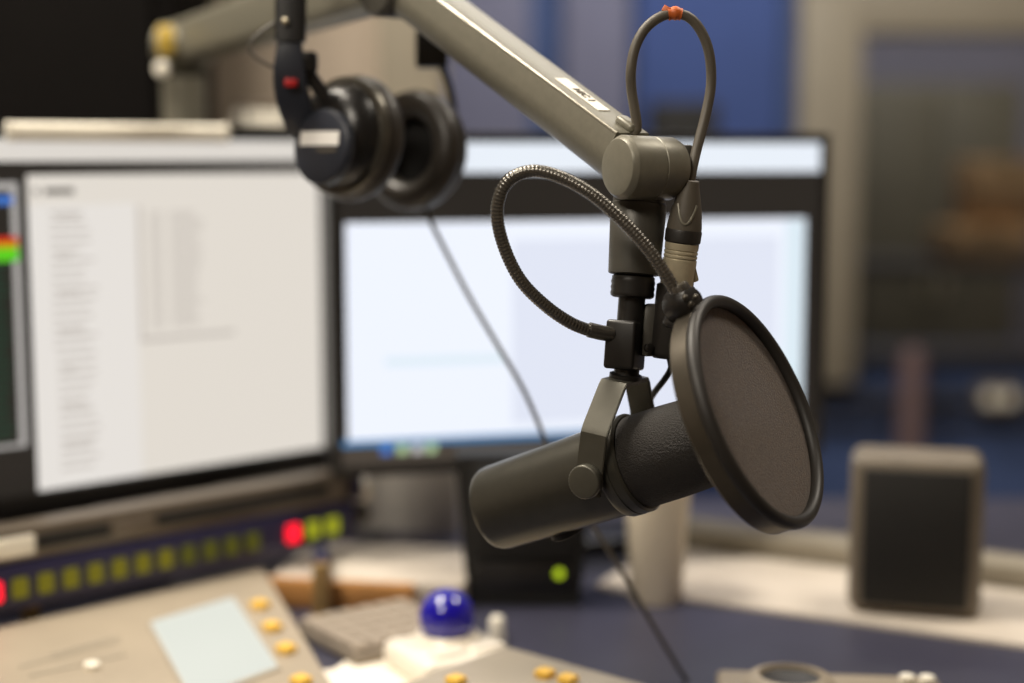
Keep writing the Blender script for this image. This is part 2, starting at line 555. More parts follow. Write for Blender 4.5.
# next room: dark cabinet, cartons, pale box
def far(px, py, d):
    return at(px, py, d)
pc = far(932, 200, 5.8)
r = thing('storage_cabinet', 'dark storage cabinet standing in the next room behind the window', 'cabinet', Vector((pc.x, pc.y, 0)))
ztop = far(932, 84, 5.8).z
part(MB().box(Vector((pc.x, pc.y + 0.2, ztop / 2)), (0.62, 0.5, ztop), bevel=0.006), 'body', 'cab_dark', r)
for sx in (-0.155, 0.155):
    dr = part(MB().box(Vector((pc.x + sx, pc.y - 0.06, ztop / 2)), (0.3, 0.02, ztop - 0.06), bevel=0.004), 'door', 'cab_dark', r)
    part(MB().box(Vector((pc.x + sx * 0.2, pc.y - 0.08, ztop / 2)), (0.012, 0.02, 0.12), bevel=0.003), 'handle', 'nickel', dr)
for (x0, x1, y0, y1, dd, lb) in ((936, 1018, 225, 350, 5.1, 'larger brown carton, the lower one in the next room'),
                                (962, 1030, 160, 225, 5.12, 'smaller brown carton on top of the larger carton in the next room')):
    a_, b_ = far(x0, y1, dd), far(x1, y0, dd)
    zb = 0.86 if y1 > 300 else far(x0, 225, 5.1).z + 0.001
    cc = Vector(((a_.x + b_.x) / 2, a_.y, zb))
    zt = b_.z - (0 if y1 > 300 else 0)
    r = thing('carton', lb, 'box', cc, 'cartons in the next room')
    part(MB().box(Vector((cc.x, cc.y, (zb + zt) / 2)), (b_.x - a_.x, 0.24, zt - zb), bevel=0.003), 'case', 'carton', r)
    part(MB().box(Vector((cc.x, cc.y, zt + 0.0005)), (b_.x - a_.x - 0.006, 0.05, 0.001)), 'tape', 'tan_post', r)
    part(MB().box(Vector((cc.x, cc.y - 0.1203, zt - 0.02)), (0.05, 0.0008, 0.04)), 'tape', 'tan_post', r)
r = thing('side_table', 'dark table under the cartons in the next room', 'table', Vector((1.6, 4.1, 0)))
part(MB().box(Vector((1.6, 4.12, 0.84)), (1.1, 0.45, 0.036), bevel=0.004), 'table_top', 'trim_dark', r)
for sx in (-0.5, 0.5):
    for sy in (-0.18, 0.18):
        part(MB().box(Vector((1.6 + sx, 4.12 + sy, 0.411)), (0.04, 0.04, 0.822), bevel=0.003), 'leg', 'trim_dark', r)
# pinkish post and pale socket box by the blue wall
pa = at(913, 350, 3.7)
r = thing('coat_stand', 'pinkish brown wooden post standing before the blue wall right of the pop filter', 'stand', Vector((pa.x, pa.y, 0)))
part(MB().lathe(Vector((pa.x, pa.y, 0.0)), ZV, [(0.02, 0.032), (pa.z - 0.02, 0.03), (pa.z, 0.024), (pa.z + 0.012, 0.0)]), 'post', 'pink_post', r)
part(MB().lathe(Vector((pa.x, pa.y, 0.0)), ZV, [(0.0, 0.15), (0.015, 0.15), (0.03, 0.05), (0.03, 0.0)]), 'base', 'pink_post', r)
ps = at(1008, 402, 3.8)
r = thing('socket_box', 'pale socket box on the blue wall below the window', 'socket', Vector((ps.x, WB - 0.05, ps.z)))
part(MB().box(Vector((ps.x, WB - 0.06, ps.z)), (0.1, 0.04, 0.062), bevel=0.006), 'case', 'spk_body', r)
for sx in (-0.022, 0.022):
    part(MB().lathe(Vector((ps.x + sx, WB - 0.079, ps.z)), Vector((0, -1, 0)), [(0, 0.017), (0.003, 0.017), (0.003, 0.0)], n=24), 'outlet', 'cream', r)

# ================================================================== DESK
r = thing('studio_desk', 'dark blue laminate desk carrying the monitors and the console', 'desk', Vector((0, 0.5, 0)))
part(MB().box(Vector((0.0, 0.38, DESK - 0.015)), (2.4, 1.06, 0.03), bevel=0.004), 'worktop', 'desk', r)
for sx in (-1.12, 1.12):
    part(MB().box(Vector((sx, 0.5, (DESK - 0.03) / 2)), (0.05, 0.8, DESK - 0.03), bevel=0.004), 'leg', 'trim_dark', r)
part(MB().box(Vector((0.0, 0.87, 0.45)), (2.2, 0.03, 0.5), bevel=0.004), 'back_panel', 'trim_dark', r)

# right ledge
LZ = DESK + 0.004
f0, f1 = on_z(596, 584, LZ), on_z(1024, 645, LZ)
dirl = (f1 - f0).normalized()
nb = Vector((-dirl.y, dirl.x, 0))
if nb.y < 0:
    nb = -nb
f1e = f0 + dirl * 0.75
poly = [f0, f1e, f1e + nb * 0.175, f0 + nb * 0.175]
lg = tag(MB().prism([Vector((q.x, q.y, DESK + 0.0002)) for q in poly], Vector((0, 0, 0.0038))).build('desk_ledge', 'ledge'),
         'pale rear shelf along the desk under the small grey speaker', 'shelf')
s0, s1 = f0 + nb * 0.18, f1e + nb * 0.18
struct(MB().prism([Vector((q.x, q.y, DESK + 0.0005)) for q in (s0, s1, s1 + nb * 0.05, s0 + nb * 0.05)], Vector((0, 0, 0.026)), bevel=0.003),
       'trim_4', 'trim_tan', 'tan lip along the back of the pale desk shelf', 'trim')

# left ledge with a wooden front edge
r = thing('side_shelf', 'cream raised shelf with a wooden front edge behind the tan post', 'shelf', Vector((-0.2, 0.55, DESK)))
SZ = DESK + 0.028
g0, g1 = on_z(266, 579, SZ), on_z(460, 588, SZ)
dl = (g1 - g0).normalized()
nl = Vector((-dl.y, dl.x, 0))
q = [g0 + nl * 0.012, g1 + nl * 0.012, g1 + nl * 0.15, g0 + nl * 0.15]
part(MB().prism([Vector((v.x, v.y, DESK + 0.001)) for v in q], Vector((0, 0, 0.027)), bevel=0.002), 'shelf_board', 'ledge', r)
q = [g0, g0 + dl * ((on_z(412, 586, SZ) - g0).dot(dl)), g0 + dl * ((on_z(412, 586, SZ) - g0).dot(dl)) + nl * 0.0118, g0 + nl * 0.0118]
part(MB().prism([Vector((v.x, v.y, DESK + 0.001)) for v in q], Vector((0, 0, 0.0268)), bevel=0.002), 'wood_edge', 'wood', r)


r = thing('desk_screen', 'low grey beige privacy screen along the back of the desk under the right monitor', 'desk screen', Vector((-0.43, 0.725, DESK)))
part(MB().box(Vector((-0.43, 0.725, DESK + 0.116)), (0.74, 0.022, 0.23), bevel=0.006), 'panel', 'screen_felt', r)
for sx in (-0.7, -0.16):
    part(MB().box(Vector((sx, 0.725, DESK + 0.004)), (0.04, 0.06, 0.008), bevel=0.002), 'foot', 'trim_dark', r)

# ================================================================== MONITORS
def monitor(root, P, ex, W, H, depth=0.045, bz=0.014, bzb=0.022):
    """P = top-left corner of the lit screen, ex = direction to the right; returns panel coords helper"""
    en = ex.cross(ZV).normalized()
    if en.y > 0:
        en = -en
    ax = (ex, -en, ZV)
    c = P + ex * (W / 2) - ZV * (H / 2)
    hc = c - en * (depth / 2 + 0.002) - ZV * ((bzb - bz) / 2)
    part(MB().box(hc, (W + 2 * bz, depth, H + bz + bzb), ax, bevel=0.004, seg=3), 'housing', 'bezel', root)
    # frame around the screen
    f = MB()
    f.box(P + ex * (W / 2) + ZV * (bz / 2) + en * 0.001, (W + 2 * bz, 0.006, bz), ax, bevel=0.0015)
    f.box(P + ex * (W / 2) - ZV * (H + bzb / 2) + en * 0.001, (W + 2 * bz, 0.006, bzb), ax, bevel=0.0015)
    f.box(P - ex * (bz / 2) - ZV * (H / 2) + en * 0.001, (bz, 0.006, H), ax, bevel=0.0015)
    f.box(P + ex * (W + bz / 2) - ZV * (H / 2) + en * 0.001, (bz, 0.006, H), ax, bevel=0.0015)
    part(f, 'bezel', 'bezel', root)
    s = part(MB().box(c - en * 0.0005, (W, 0.003, H), ax), 'screen', 'scr_dark', root)
    # back cover bulge
    part(MB().box(c - en * (depth + 0.022), (W * 0.55, 0.05, H * 0.55), ax, bevel=0.015, seg=3), 'back_cover', 'bezel', root)
    return s, en


def ui(screen, P, ex, en, rects, name, material, lift=0.0013):
    ax = (ex, -en, ZV)
    m = MB()
    for (u0, v0, u1, v1) in rects:
        c = P + ex * ((u0 + u1) / 2) - ZV * ((v0 + v1) / 2) + en * lift
        m.box(c, (abs(u1 - u0), 0.0004, abs(v1 - v0)), ax)
    return part(m, name, material, screen)


# ---- left monitor
PR = at(323, 140, 1.60)
W1, H1 = 0.540, 0.324
exL = YAW_AX
PL = PR - exL * W1
r = thing('computer_monitor', 'black wide monitor on the left showing a pale window with lists of text', 'monitor',
          Vector(((PL.x + PR.x) / 2 - 0.05, (PL.y + PR.y) / 2 + 0.08, DESK)))
scr, enL = monitor(r, PL, exL, W1, H1)


def uvL(px, py):
    p = on_plane(px, py, PR, enL)
    return ((p - PL).dot(exL), PL.z - p.z)


u_w, v_t = uvL(26, 175)
u_w2 = uvL(318, 173)[0]
v_b = uvL(37, 491)[1]
ui(scr, PL, exL, enL, [(0.002, 0.001, W1 - 0.001, uvL(150, 161)[1])], 'toolbar', 'scr_left_strip')
ui(scr, PL, exL, enL, [(u_w, v_t, u_w2, v_b)], 'window', 'scr_left')
u_d = uvL(134, 200)[0]
v_h = uvL(100, 204)[1]
ui(scr, PL, exL, enL, [(u_w, v_h, u_d, v_b)], 'list_pane', 'scr_left_pane', 0.0017)
rows = []
random.seed(3)
vv = v_h + 0.006
k = 0
while vv < v_b - 0.016:
    rows.append((u_w + 0.020 + (0.003 if k > 14 else 0), vv, u_w + 0.048 + 0.018 * random.random(), vv + 0.0022))
    rows.append((u_w + 0.026, vv + 0.004, u_w + 0.040 + 0.018 * random.random(), vv + 0.0060)) if k % 4 == 0 else None
    vv += 0.0088
    k += 1
ui(scr, PL, exL, enL, rows, 'list_text', 'scr_line', 0.0021)
ui(scr, PL, exL, enL, [(u_w + 0.006, v_t + 0.012, u_w + 0.010, v_t + 0.018), (u_w + 0.016, v_t + 0.012, u_w + 0.045, v_t + 0.018)], 'title_text', 'scr_line_dark', 0.0021)
# inner document window
ua, va = uvL(140, 206)
ub, vb = uvL(206, 332)
ub2 = uvL(216, 332)[0]
ui(scr, PL, exL, enL, [(ua - 0.004, va, ua - 0.001, vb), (ua - 0.004, vb, ub2 + 0.02, vb + 0.004)], 'pane_border', 'scr_line', 0.0021)
rows = []
for k in range(26):
    v = va + 0.006 + k * (vb - va - 0.012) / 26
    rows.append((ua + 0.008, v, ua + 0.022, v + 0.0016))
    rows.append((ua + 0.030, v, ub - 0.012 * random.random(), v + 0.0016))
ui(scr, PL, exL, enL, rows, 'page_text', 'scr_line', 0.0021)
# level meters in the dark window at the left
mr = uvL(20, 300)[0]
ui(scr, PL, exL, enL, [(mr - 0.09, uvL(10, 182)[1], mr + 0.001, uvL(10, 448)[1])], 'meter_window', 'scr_gry', 0.0013)
ui(scr, PL, exL, enL, [(mr - 0.088, uvL(10, 190)[1], mr - 0.006, uvL(10, 444)[1])], 'meter_field', 'scr_dark', 0.0017)
ui(scr, PL, exL, enL, [(mr - 0.07, uvL(10, 237)[1], mr - 0.0005, uvL(10, 243)[1])], 'red_bar', 'scr_red', 0.0021)
ui(scr, PL, exL, enL, [(mr - 0.07, uvL(10, 243)[1], mr - 0.0005, uvL(10, 248)[1])], 'yellow_bar', 'scr_yel', 0.0021)
ui(scr, PL, exL, enL, [(mr - 0.07, uvL(10, 248)[1], mr - 0.0005, uvL(10, 261)[1])], 'green_bar', 'scr_grn', 0.0021)
ui(scr, PL, exL, enL, [(mr - 0.07, uvL(10, 196)[1], mr - 0.004, uvL(10, 204)[1])], 'blue_bar', 'ico_blue', 0.0021)
rows = []
v = uvL(10, 264)[1]
while v < uvL(10, 438)[1]:
    rows.append((mr - 0.075, v, mr - 0.010 - 0.006 * random.random(), v + 0.003))
    v += 0.0062
ui(scr, PL, exL, enL, rows, 'meter_text', 'scr_dgrn', 0.0021)
cL = PL + exL * (W1 / 2) - ZV * (H1 / 2)
st = MB()
st.box(cL - enL * 0.105 - ZV * 0.09, (0.09, 0.03, cL.z - 0.09 - DESK + 0.075), (exL, -enL, ZV), bevel=0.004)
st.box(cL - enL * 0.085, (0.09, 0.05, 0.09), (exL, -enL, ZV), bevel=0.004)
part(st, 'stand_neck', 'bezel', r)
part(MB().box(Vector((cL.x, cL.y, DESK + 0.006)) - enL * 0.10, (0.2, 0.14, 0.012), (exL, -enL, ZV), bevel=0.004), 'stand_base', 'bezel', r)

# cream strip lying on top of the left monitor
ztop = PL.z - 0.0035
ca, cb = on_plane(9, 128, PR + enL * 0.0108, enL), on_plane(225, 130, PR + enL * 0.0108, enL)
cc = (ca + cb) / 2
r = thing('plastic_strip', 'cream plastic strip clipped along the top edge of the left monitor', 'strip', Vector((cc.x, cc.y, ztop)))
part(MB().box(Vector((cc.x, cc.y, ztop + 0.0085)), ((cb - ca).length, 0.010, 0.017), (exL, -enL, ZV), bevel=0.005, seg=3), 'body', 'cream', r)
for s_ in (-1, 1):
    part(MB().box(Vector((cc.x, cc.y, ztop + 0.0085)) + exL * s_ * ((cb - ca).length / 2), (0.006, 0.0112, 0.0182), (exL, -enL, ZV), bevel=0.003), 'end_cap', 'cream', r)

# ---- right monitor
PA = at(337, 141, 1.475)
PB = at(821, 141, 1.60)
PB.z = PA.z
W2 = (PB - PA).length
H2 = 0.318
exR = (PB - PA).normalized()
r = thing('computer_monitor', 'black monitor behind the microphone showing a bright bluish white window', 'monitor',
          Vector(((PA.x + PB.x) / 2, (PA.y + PB.y) / 2 + 0.12, DESK)))
scr, enR = monitor(r, PA, exR, W2, H2, bz=0.009, bzb=0.010)


def uvR(px, py):
    p = on_plane(px, py, PA, enR)
    return ((p - PA).dot(exR), PA.z - p.z)


vs = uvR(600, 172)[1]
ui(scr, PA, exR, enR, [(0.001, 0.001, W2 - 0.001, vs)], 'toolbar', 'scr_strip')
u0, v0 = uvR(345, 223)
u1, v1 = uvR(805, 222)
vb_ = uvR(345, 441)[1]
ui(scr, PA, exR, enR, [(u0, v0, u1, vb_)], 'window', 'scr_right')
ua, va = uvR(512, 240)
ui(scr, PA, exR, enR, [(ua, va, u1 - 0.03, vb_ - 0.01)], 'pane', 'scr_right2', 0.0017)
ua, va = uvR(385, 358)
ui(scr, PA, exR, enR, [(ua, va, uvR(505, 358)[0], va + 0.008)], 'row_highlight', 'scr_cyan', 0.0017)
ua, va = uvR(358, 240)
ui(scr, PA, exR, enR, [(u1 - 0.022, v0 + 0.002, u1 - 0.001, vb_)], 'scroll_bar', 'scr_cyan', 0.0017)
ui(scr, PA, exR, enR, [(u0 - 0.006, vb_, u1, vb_ + 0.006)], 'blue_line', 'scr_blue', 0.0017)
vt_ = vb_ + 0.005
ui(scr, PA, exR, enR, [(0.001, vt_, W2 - 0.001, H2 - 0.001)], 'taskbar', 'scr_task', 0.0013)
for (px, mk, nm) in ((386, 'ico_blue', 'icon'), (402, 'ico_green', 'icon'), (417, 'ico_pale', 'icon'), (431, 'ico_green', 'icon')):
    u = uvR(px, 451)[0]
    ui(scr, PA, exR, enR, [(u - 0.005, vt_ + 0.001, u + 0.005, vt_ + 0.010)], nm, mk, 0.0021)
cR = PA + exR * (W2 / 2) - ZV * (H2 / 2)
st = MB()
st.box(Vector((cR.x, cR.y, (cR.z + DESK) / 2 + 0.02)) - enR * 0.115, (0.05, 0.03, cR.z - DESK + 0.03), (exR, -enR, ZV), bevel=0.004)
st.box(cR - enR * 0.09, (0.09, 0.05, 0.09), (exR, -enR, ZV), bevel=0.004)
part(st, 'stand_neck', 'bezel', r)
part(MB().box(Vector((cR.x, cR.y, DESK + 0.011)) - enR * 0.12 + exR * 0.03, (0.18, 0.10, 0.012), (exR, -enR, ZV), bevel=0.004), 'stand_base', 'bezel', r)

# ================================================================== METER BRIDGE WITH KEY STRIP
b0 = at(-60, 605, 1.285)
b1 = at(350, 518, 1.57)
b0.z = b1.z = 0.832
eb = (b1 - b0).normalized()
enB = eb.cross(ZV).normalized()
if enB.y > 0:
    enB = -enB
axB = (eb, -enB, ZV)
LB = (b1 - b0).length
r = thing('meter_bridge', 'brown grey console bridge with a navy strip of square keys below the left monitor', 'console bridge',
          Vector(((b0.x + b1.x) / 2, (b0.y + b1.y) / 2, DESK)))
cB = (b0 + b1) / 2
part(MB().box(cB - enB * 0.008 + ZV * 0.036, (LB + 0.0, 0.03, 0.030), axB, bevel=0.003), 'housing', 'bridge', r)
part(MB().box(cB, (LB, 0.022, 0.040), axB, bevel=0.003), 'key_strip', 'navy_strip', r)


def onB(px, z):
    """point of the strip's front face in the column px"""
    n = enB
    p0 = b0 + n * 0.011
    # intersect the vertical plane of the column with the strip's line at height z
    d0 = p0 - CAM
    rr = ray(px, 600 - 0.24 * px)
    # solve in plan
    A = Vector((rr.x, rr.y))
    t = (p0.x * rr.y - p0.y * rr.x - (CAM.x * rr.y - CAM.y * rr.x)) / (eb.y * rr.x - eb.x * rr.y)
    q = p0 + eb * t
    q.z = z
    return q


cols = [57, 130, 200, 270, 340, 405, 468, 538, 597, 660, 718, 775, 832, 890, 943]
a0 = onB(57 / 2.844, 0.832)
a1 = onB(943 / 2.844, 0.832)
for k in range(16):
    q = a0.lerp(a1, (k - 1) / 14)
    if k == 12:
        continue
    mk = 'led_on_r' if k in (0, 13) else ('led_on_g' if k > 13 else ('led_off_y' if k < 8 else 'led_off_g'))
    lb = {'led_on_r': 'lit red key', 'led_on_g': 'lit green key'}.get(mk)
    part(MB().box(q + enB * 0.001, (0.0138, 0.006, 0.0172), axB, bevel=0.0015), 'key', mk, r, lb)
# slots and label plate on the housing
zz = 0.868
for (pa_, pb_) in ((41, 112), (160, 330)):
    qa, qb = onB(pa_, zz), onB(pb_, zz)
    qc = (qa + qb) / 2 - enB * 0.004
    part(MB().box(qc, ((qb - qa).length, 0.004, 0.011), axB), 'slot', 'black_matte', r)
qa, qb = onB(-30, zz - 0.001), onB(38, zz - 0.001)
part(MB().box((qa + qb) / 2 - enB * 0.0035, ((qb - qa).length, 0.004, 0.017), axB, bevel=0.001), 'label_plate', 'cream', r)
qa, qb = onB(115, zz), onB(155, zz)
part(MB().box((qa + qb) / 2 - enB * 0.0035, ((qb - qa).length, 0.004, 0.013), axB, bevel=0.001), 'label_plate', 'bridge', r)
part(MB().box(b1 + ZV * 0.034 + eb * 0.001 + enB * 0.002, (0.012, 0.026, 0.024), axB, bevel=0.003), 'corner_clip', 'navy_strip', r)
e_ = at(357, 490, 1.58)
part(MB().lathe(e_ - eb * 0.014, eb, [(0, 0.006), (0.010, 0.006), (0.010, 0.013), (0.022, 0.013), (0.026, 0.010), (0.026, 0)], n=28), 'clamp_knob', 'cream', r)
e_ = at(362, 513, 1.58)
part(MB().lathe(e_ - eb * 0.022, eb, [(0, 0.006), (0.014, 0.006), (0.014, 0.010), (0.024, 0.010), (0.026, 0.007), (0.026, 0)], n=24), 'clamp_screw', 'hp_grey', r)
pp = on_z(322, 618, DESK)
pt_ = onB(322, 0.818) - enB * 0.004
po_ = part(MB().lathe(Vector((pp.x, pp.y, DESK + 0.0005)), ZV, [(0, 0.010), (0.003, 0.010), (0.004, 0.0085), (0.0515, 0.0085)], n=28), 'post', 'tan_post', r)
pm_ = Vector((pp.x, pp.y, 0.8165))
bx_ = (pt_ - pm_)
bx_.z = 0
bl_ = bx_.normalized()
part(MB().box(Vector((pp.x + bx_.x / 2, pp.y + bx_.y / 2, 0.8165)), (bx_.length, 0.015, 0.007), (bl_, ZV.cross(bl_), ZV), bevel=0.001), 'bracket', 'navy_strip', po_)
pp = onB(40, 0.8) - enB * 0.02
part(MB().lathe(Vector((pp.x, pp.y, DESK + 0.0005)), ZV, [(0, 0.016), (0.006, 0.016), (0.008, 0.0085), (0.060, 0.0085)], n=28), 'post', 'tan_post', r)

# ================================================================== LEFT CONSOLE
k0 = at(-80, 638, 1.255)
k1 = at(262, 556, 1.49)
k0.z = k1.z = 0.803
kf = on_z(332, 686, 0.784)
nK = (k1 - k0).cross(kf - k0).normalized()
if nK.z < 0:
    nK = -nK
kf2 = kf + (kf - k1) * 0.15
kl = k0 + (kf2 - k1)
# front left corner of the deck visible at the picture's corner
cons = thing('mixing_console', 'beige mixing console with a lit touch display at the lower left', 'mixing console', Vector(((k0.x + kf.x) / 2, (k0.y + kf.y) / 2, DESK)))
deck = [k0, k1, kf2, kl]
t = bmesh.new()
top = [t.verts.new(p) for p in deck]
bot = [t.verts.new(Vector((p.x, p.y, DESK + 0.0005))) for p in deck]
t.faces.new(top)
t.faces.new(bot)
for k in range(4):
    t.faces.new((top[k], top[(k + 1) % 4], bot[(k + 1) % 4], bot[k]))
m = MB()
m._add(t)
part(m, 'chassis', 'console', cons)


def deckp(px, py, h=0.0):
    return on_plane(px, py, k0 + nK * h, nK)


dq = [deckp(*p) for p in ((151, 625), (233, 600), (277, 668), (192, 700))]
part(MB().prism([p + nK * 0.0005 for p in dq], nK * 0.003, bevel=0.001), 'touch_display', 'display', cons)
cdq = sum(dq, Vector()) / 4
fo = [cdq + (p - cdq) * 1.07 for p in dq]
part(MB().prism([p - nK * 0.001 for p in fo], nK * 0.0025), 'display_frame', 'console_grey', cons)
eu = (dq[1] - dq[0]).normalized()
ev = nK.cross(eu)
for (px, py) in ((260, 608), (272, 630), (286, 652), (301, 684)):
    q = deckp(px, py)
    part(MB().box(q + nK * 0.003, (0.014, 0.014, 0.007), (eu, ev, nK), bevel=0.002), 'button', 'btn_yellow', cons)
for (x0, y0, x1, y1) in ((20, 667, 120, 640), (30, 676, 125, 655), (52, 655, 118, 637)):
    a_, b_ = deckp(x0, y0), deckp(x1, y1)
    e_ = (b_ - a_).normalized()
    part(MB().box((a_ + b_) / 2 + nK * 0.0003, ((b_ - a_).length, 0.003, 0.001), (e_, nK.cross(e_), nK)), 'groove', 'console_grey', cons)
q = deckp(92, 668)
part(MB().lathe(q, nK, [(0, 0.006), (0.004, 0.006), (0.005, 0.004), (0.005, 0)], n=24), 'button', 'cream', cons)

# ================================================================== KEYBOARD, PAPERS, TRACKBALL
KZ = DESK + 0.014
ka, kb, kc = on_z(297, 622, KZ), on_z(403, 601, KZ), on_z(326, 668, KZ)
e1 = (kb - ka).normalized()
e2 = Vector((e1.y, -e1.x, 0))
LK, DK = (kb - ka).length, 0.105
r = thing('computer_keyboard', 'grey computer keyboard between the console and the blue trackball', 'keyboard', Vector(((ka + e1 * LK / 2 + e2 * DK / 2).x, (ka + e1 * LK / 2 + e2 * DK / 2).y, DESK)))
cK = ka + e1 * (LK / 2) + e2 * (DK / 2)
part(MB().box(Vector((cK.x, cK.y, DESK + 0.0065)), (LK, DK, 0.012), (e1, e2, ZV), bevel=0.003), 'case', 'keyboard', r)
nx = int(LK / 0.0165)
for j in range(5):
    for i in range(nx):
        q = ka + e1 * ((i + 0.5) * LK / nx) + e2 * ((j + 0.6) * DK / 5.2)
        part(MB().box(Vector((q.x, q.y, DESK + 0.0155)), (LK / nx - 0.003, DK / 5.2 - 0.003, 0.006), (e1, e2, ZV), bevel=0.0012, seg=1), 'keycap', 'keycap', r)

# sheets of paper
random.seed(5)
for k, (px, py, ang, lb) in enumerate(((385, 681, -0.35, 'white paper sheet on the desk in front of the grey keyboard'),
                                      (345, 700, 0.12, 'lower white paper sheet by the right edge of the console'))):
    c = on_z(px, py, DESK + 0.0014 - k * 0.0007)
    ax = (Vector((math.cos(ang), math.sin(ang), 0)), Vector((-math.sin(ang), math.cos(ang), 0)), ZV)
    o = MB().box(Vector((c.x, c.y, DESK + 0.0014 - k * 0.0007)), (0.105, 0.148, 0.0005), ax).build('paper_sheet', 'paper')
    tag(o, lb, 'paper', 'paper sheets on the desk')

tb = on_z(452, 645, DESK + 0.03)
bp = at(447, 609, 1.30)
r = thing('trackball', 'white trackball device with a glossy blue ball beside the keyboard', 'trackball', Vector((tb.x, tb.y, DESK)))
e1t = Vector((0.9, -0.44, 0)).normalized()
e1t = Vector((0.86, 0.5, 0))
e2t = Vector((-0.5, 0.86, 0))
part(MB().box(Vector((bp.x + 0.002, bp.y - 0.012, DESK + 0.012)), (0.088, 0.085, 0.023), (e1t, e2t, ZV), bevel=0.009, seg=4), 'base', 'white', r)
part(MB().ring(Vector((bp.x, bp.y, DESK + 0.024)), ZV, [(0, 0.0205), (0.006, 0.0218), (0.007, 0.0245), (0.0, 0.029)], n=40), 'socket_ring', 'white', r)
part(MB().ball(Vector((bp.x, bp.y, DESK + 0.043)), 0.0240), 'ball', 'ball', r)
part(MB().box(Vector((bp.x, bp.y, DESK + 0.0235)) - e2t * 0.036 + e1t * 0.018, (0.03, 0.016, 0.006), (e1t, e2t, ZV), bevel=0.002), 'button', 'white', r)
part(MB().box(Vector((bp.x, bp.y, DESK + 0.0235)) - e2t * 0.036 - e1t * 0.018, (0.03, 0.016, 0.006), (e1t, e2t, ZV), bevel=0.002), 'button', 'white', r)

kp = on_z(497, 641, DESK)
o = MB().lathe(Vector((kp.x, kp.y, DESK)), ZV, [(0, 0.0075), (0.003, 0.008), (0.010, 0.0065), (0.018, 0.007), (0.022, 0.0055), (0.023, 0)], n=28).build('bottle_cap', 'cream')
tag(o, 'small cream plastic cap standing on the desk right of the blue trackball', 'cap')

# ================================================================== GREY CONSOLE MODULE IN FRONT
CZ = DESK + 0.030
c0 = on_z(505, 644, CZ)
cr = on_z(652, 684, CZ)
er = (cr - c0).normalized()
ef = Vector((er.y, -er.x, 0))
if ef.y > 0:
    ef = -ef
r = thing('control_panel', 'light grey control panel with yellow buttons at the bottom middle of the desk', 'control panel', Vector((c0.x, c0.y - 0.15, DESK)))
cc = c0 + er * 0.078 + ef * 0.085
part(MB().box(Vector((cc.x, cc.y, DESK + 0.0155)), (0.156, 0.17, 0.029), (er, ef, ZV), bevel=0.006, seg=3), 'case', 'console_grey', r)
for (px, py) in ((545, 677), (568, 683), (456, 684), (520, 700), (590, 705)):
    q = on_z(px, py, CZ)
    part(MB().box(Vector((q.x, q.y, CZ + 0.003)), (0.013, 0.013, 0.007), (er, ef, ZV), bevel=0.002), 'button', 'btn_yellow', r)

# round dial unit at lower right
DZ = DESK + 0.022
d0, d1 = on_z(716, 668, DZ), on_z(938, 676, DZ)
ed = (d1 - d0).normalized()
ef2 = Vector((ed.y, -ed.x, 0))
if ef2.y > 0:
    ef2 = -ef2
r = thing('dial_unit', 'low beige unit with a dark round dial at the bottom right of the desk', 'control unit', Vector(((d0.x + d1.x) / 2, d0.y - 0.08, DESK)))
cc = (d0 + d1) / 2 + ef2 * 0.08
part(MB().box(Vector((cc.x, cc.y, DESK + 0.0115)), ((d1 - d0).length, 0.16, 0.021), (ed, ef2, ZV), bevel=0.005, seg=3), 'case', 'console', r)
q = on_z(790, 684, DZ + 0.01)
part(MB().lathe(Vector((q.x, q.y, DZ)), ZV, [(0, 0.036), (0.010, 0.036), (0.016, 0.031), (0.018, 0.024), (0.014, 0.022)], n=48, cap=False), 'dial_rim', 'console', r)
part(MB().lathe(Vector((q.x, q.y, DZ)), ZV, [(0.0, 0.0225), (0.0145, 0.0225), (0.012, 0.014), (0.011, 0.0)], n=40), 'dial_face', 'rubber', r)
for (px, py) in ((907, 682), (927, 683)):
    q = on_z(px, py, DZ)
    part(MB().lathe(Vector((q.x, q.y, DZ - 0.001)), ZV, [(0, 0.006), (0.006, 0.006), (0.007, 0.004), (0.007, 0)], n=20), 'button', 'cream', r)

# ================================================================== BLACK DESK SPEAKER WITH GREEN LIGHT
bb = on_z(524, 605, DESK)
r = thing('desktop_speaker', 'black desktop speaker with a green power light behind the microphone', 'speaker', Vector((bb.x, bb.y, DESK)))
w0, w1 = 0.108, 0.132
hz = 0.145
dy = 0.06
sec = lambda w, z, y0, y1: [Vector((bb.x - w / 2, bb.y + y0, z)), Vector((bb.x + w / 2, bb.y + y0, z)), Vector((bb.x + w / 2, bb.y + y1, z)), Vector((bb.x - w / 2, bb.y + y1, z))]
part(MB().loft([sec(w0, DESK + 0.001, -0.004, 0.05), sec(w1, DESK + hz, 0.004, 0.05)]), 'cabinet', 'black_matte', r)
part(MB().box(Vector((bb.x, bb.y - 0.006, DESK + 0.092)), (w0 - 0.012, 0.01, 0.09), bevel=0.004), 'grille', 'grille', r)
lp = on_plane(559, 572, Vector((0, bb.y - 0.003, 0)), Vector((0, -1, 0)))
part(MB().box(Vector((bb.x, bb.y - 0.004, DESK + 0.03)), (w0 - 0.012, 0.008, 0.03), bevel=0.003), 'front_strip', 'black', r)
part(MB().lathe(Vector((lp.x, bb.y - 0.008, lp.z)), Vector((0, -1, 0)), [(0, 0.0042), (0.002, 0.0042), (0.003, 0.0025), (0.003, 0)], n=16), 'power_light', 'led_green', r)

